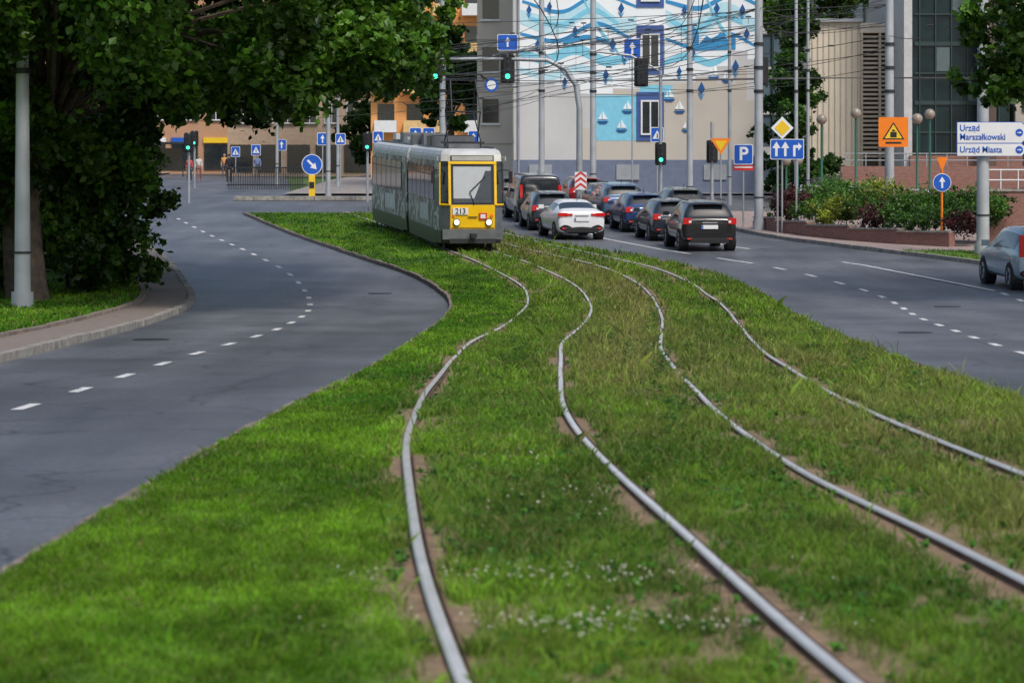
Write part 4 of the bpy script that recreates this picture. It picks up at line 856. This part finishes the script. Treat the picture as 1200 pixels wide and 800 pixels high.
# ---------------------------------------------------------------- tram
def tram():
    yel=mat('tram_yellow',(.92,.55,.0),.4,var=.06,coat=.1); gr=advertmat(); lg=mat('tram_light_grey',(.52,.53,.53),.45,var=.15,scale=2); dk=mat('tram_dark',(.035,.038,.042),.4); shade=mat('sun_blind',(.46,.48,.50),.25,var=.06,coat=.6); cream=mat('tram_cream',(.66,.64,.56),.5); mid=mat('tram_mid_grey',(.13,.14,.15),.45,var=.25)
    head=mat('headlight',(.9,.85,.7),.2,emit=.8)
    e=empty('tram',(0,0,0))
    def section(name,ya,yb,front,half=1.1):
        xa,xb=float(T1(ya)),float(T1(yb)); rz=math.atan2(-(xb-xa),(yb-ya)); L=math.hypot(xb-xa,yb-ya); g=float(H(ya+1.5))+.045; g2=float(H(yb-1))+.045
        s=MB(name)
        pl=lambda fr:[(-.72,0),(.72,0),(1.0,.28),(half,1.1),(half,L),(-half,L),(-half,1.1),(-1.0,.28)] if fr else [(-half,0),(half,0),(half,L*.5),(half,L),(-half,L),(-half,L*.5)]
        rings=[(.20,.05,.97,lg),(.58,-.03,1,dk),(1.28,-.05,1,None),(1.36,-.05,1,dk),(2.66,.16,.99,cream),(2.86,.22,.97,cream),(2.97,.34,.92,lg),(3.03,.5,.80,lg)]
        P=pl(front); n=len(P)
        for z,push,sc,_ in rings:
            for i,(px_,py_) in enumerate(P):
                q=py_
                if front and py_<1.0: q=py_+ (push if py_<.2 else push*.7)
                s.v.append((px_*sc,q,z))
        for r in range(len(rings)-1):
            for i in range(n):
                j=(i+1)%n; fr=front and i in(0,1,n-1)
                if r==0: m=dk
                elif r in(1,2): m=yel if (front and i==0) else (mid if fr else gr)
                elif r==3: m=dk if fr else gr
                elif r==4: m=cream if fr else lg
                else: m=lg
                s.f.append([r*n+i,r*n+j,(r+1)*n+j,(r+1)*n+i]); s.m.append(s.mi(m))
        s.f.append(list(range(len(s.v)-n,len(s.v)))); s.m.append(s.mi(lg)); s.f.append(list(range(n))[::-1]); s.m.append(s.mi(dk))
        for sx in(-1,1):
            X=sx*(half+.006)
            y=1.25; k=0
            while y<L-.7:
                door=(k in(0,3)) and sx>0
                wdt=1.15 if not door else 1.3
                if door:
                    s.box((X,y+wdt/2,1.55),(.05,wdt,2.3),dk)
                    for q in(.33,.97): s.box((X+sx*.012,y+q,1.75),(.05,.46,1.5),glass)
                    s.box((X+sx*.02,y+wdt/2,1.6),(.05,.05,2.2),gr)
                else:
                    s.box((X,y+wdt/2,1.98),(.04,wdt,1.0),glass); s.box((X+sx*.012,y+wdt/2,2.24),(.035,wdt,.04),dk)
                    s.box((X+sx*.004,y+wdt+.065,1.98),(.04,.09,1.04),dk)
                y+=wdt+.13; k+=1
            s.box((X,L/2,2.74),(.03,L-.6,.12),lg); s.box((X,L/2+.5,.6),(.03,L-1.4,.05),dk)
            s.box((X,L*.45,1.05),(.022,L*.28,.5),lg)
        rr=random.Random(4 if front else 8); yy=1.0
        while yy<L-1.2:
            dl=rr.uniform(.6,1.5); hh=rr.uniform(.12,.42); ww=rr.uniform(.7,1.5)
            if not(front and 1.6<yy<3.4): s.box((rr.uniform(-.2,.2),yy+dl/2,3.02+hh/2),(ww,dl*.85,hh),[mid,lg,dk,lg][rr.randrange(4)])
            yy+=dl
        for sx in(-.85,.85): s.tube([(sx*.9,.9,3.05),(sx*.9,L-.2,3.05)],.04,dk,6)
        for u in(L*.24,L*.78):
            s.box((0,u,.42),(1.7,1.9,.35),dk)
            for sx in(-.72,.72):
                for q in(-.9,.9): s.tube([(sx-.06,u+q,.33),(sx+.06,u+q,.33)],.33,darkm,18)
        s.box((0,L/2+.4,.22),(2.1,L-1.6,.14),dk)
        if front:
            def onf(x,z,dy=0): return -.05+.21*(z-1.36)/1.30+dy
            def panel(x0,x1,z0,z1,m,l,th=.03,x2=None,x3=None):
                y0=onf(0,z0)-.004-l*.008; y1=onf(0,z1)-.004-l*.008; x2=x1 if x2 is None else x2; x3=x0 if x3 is None else x3
                s.add([(x0,y0,z0),(x1,y0,z0),(x2,y1,z1),(x3,y1,z1),(x0,y0+th,z0),(x1,y0+th,z0),(x2,y1+th,z1),(x3,y1+th,z1)],[(0,1,2,3),(0,4,5,1),(1,5,6,2),(2,6,7,3),(3,7,4,0)],m)
            panel(-.70,.70,1.40,2.60,blackp,1); panel(-.62,.60,1.47,2.50,shade,2); panel(-.62,.60,1.42,1.55,glass,3); panel(.05,.6,1.55,2.38,glass,4,x3=.42)
            panel(-.70,.70,2.66,2.84,blackp,3); panel(-.66,.66,2.68,2.82,mat('dest_panel',(.40,.40,.36),.4),4)
            for x0,x1 in((-.78,-.70),(.70,.78)): panel(x0,x1,1.36,2.62,yel,2)
            panel(-.78,.78,2.58,2.66,yel,4)
            for sx in(-1,1):
                s.tube([(sx*.74,-.06,1.36),(sx*1.02,.22,1.36)],.03,yel,6); s.tube([(sx*1.03,.24,1.36),(sx*1.02,.40,2.62)],.025,yel if sx<0 else dk,6)
            s.box((0,-.075,.48),(1.95,.14,.30),mid); s.box((0,-.12,.28),(1.5,.12,.14),darkm); s.box((0,-.25,.45),(.18,.4,.12),darkm)
            for sx in(-.52,.52):
                s.disc(sx,-.09,.84,.115,.06,darkm,20); s.disc(sx,-.1,.84,.09,.03,head,18)
                s.disc(sx*1.18,-.08,1.04,.05,.05,orangep,12)
            s.box((0,-.07,1.0),(.3,.03,.02),blackp); s.box((0,-.075,.66),(1.4,.02,.03),blackp)
            s.box((-.4,-.075,1.17),(.5,.02,.2),whitep); s.box((.33,-.07,1.02),(.26,.02,.2),redp); s.box((.33,-.082,1.02),(.16,.012,.12),whitep)
            s.tube([(.05,-.09,1.38),(-.1,-.06,1.75),(.42,.06,2.2)],.018,blackp,5)
            for sx in(-1,1):
                a=Vector((sx*.775,.02,0)); c=Vector((sx*.985,.26,0)); nrm=Vector((sx*.75,-.65,0))*.012
                vs=[]
                for p_,z_ in((a,1.42),(c,1.42),(c,2.5),(a,2.5)):
                    q=p_+nrm; vs.append((q.x,q.y+ .21*(z_-1.36)/1.26*.8-.04,z_))
                s.add(vs,[(0,1,2,3) if sx>0 else (3,2,1,0)],glass)
                s.tube([(sx*1.05,.35,2.4),(sx*1.25,.25,2.38)],.015,blackp,5); s.box((sx*1.26,.22,2.18),(.12,.06,.36),blackp)
            py_=2.6
            s.box((0,py_,3.2),(1.3,1.3,.06),darkm); 
            for sx in(-.5,.5): s.box((sx,py_,3.1),(.1,1.2,.16),darkm)
            for sx in(-.55,.55):
                s.tube([(sx,py_+.4,3.25),(sx*.85,py_-.9,4.15),(sx*.75,py_+.1,5.28)],.022,darkm,6); s.tube([(sx,py_-.4,3.25),(sx*.85,py_+.9,4.15),(sx*.75,py_-.1,5.28)],.022,darkm,6)
            for yy in(-.9,.9): s.tube([(-.47,py_+yy,4.15),(.47,py_+yy,4.15)],.02,darkm,6)
            s.tube([(-.85,py_,5.12),(-.6,py_,5.3),(.6,py_,5.3),(.85,py_,5.12)],.03,darkm,6); s.tube([(-.75,py_+.2,5.14),(-.6,py_+.2,5.3),(.6,py_+.2,5.3),(.75,py_+.2,5.14)],.025,darkm,6)
        else:
            s.box((0,-.25,1.7),(1.9,.6,2.4),rubber)
        o=s.obj(parent=e,loc=(xa,ya,g),rz=rz); o.rotation_euler=(math.atan2(g2-g,L-2.5),0,rz)
        o.location.z=g-1.5*(g2-g)/(L-2.5); o.scale=(1,1,1.07)
        if front: text('213',(-.4,-.09,1.165),.23,blackp,o,bold=.003)
        return o
    section('front_section',82.2,91.0,True); section('rear_section',91.7,100.5,False)
tram()
# ---------------------------------------------------------------- light & camera
w=bpy.data.worlds.new('World'); scene.world=w; w.use_nodes=True; nt=w.node_tree; sk=nt.nodes.new('ShaderNodeTexSky'); sk.sky_type='NISHITA'; sk.sun_disc=False
EL,AZ=math.radians(52),math.radians(150)
sk.sun_elevation=EL; sk.sun_rotation=AZ; sk.air_density=1.1; sk.dust_density=3.0
nt.links.new(sk.outputs[0],nt.nodes['Background'].inputs[0]); nt.nodes['Background'].inputs[1].default_value=.15
l=bpy.data.lights.new('sun','SUN'); l.energy=2.1; l.angle=math.radians(12); l.color=(1,.96,.9); lo=bpy.data.objects.new('sun',l); scene.collection.objects.link(lo)
d=Vector((math.sin(AZ)*math.cos(EL),math.cos(AZ)*math.cos(EL),math.sin(EL))); lo.rotation_euler=d.to_track_quat('Z','Y').to_euler(); lo.location=(0,0,50)
c=bpy.data.cameras.new('camera'); co=bpy.data.objects.new('camera',c); scene.collection.objects.link(co); co.location=(0,0,ZC); co.rotation_euler=(math.radians(90),0,0)
c.lens=90; c.sensor_width=36; c.shift_y=-.125; c.clip_end=6000; c.clip_start=.1; c.dof.use_dof=True; c.dof.focus_distance=86; c.dof.aperture_fstop=4.0
scene.camera=co
scene.view_settings.view_transform='Standard'; scene.view_settings.look='None'; scene.view_settings.exposure=0
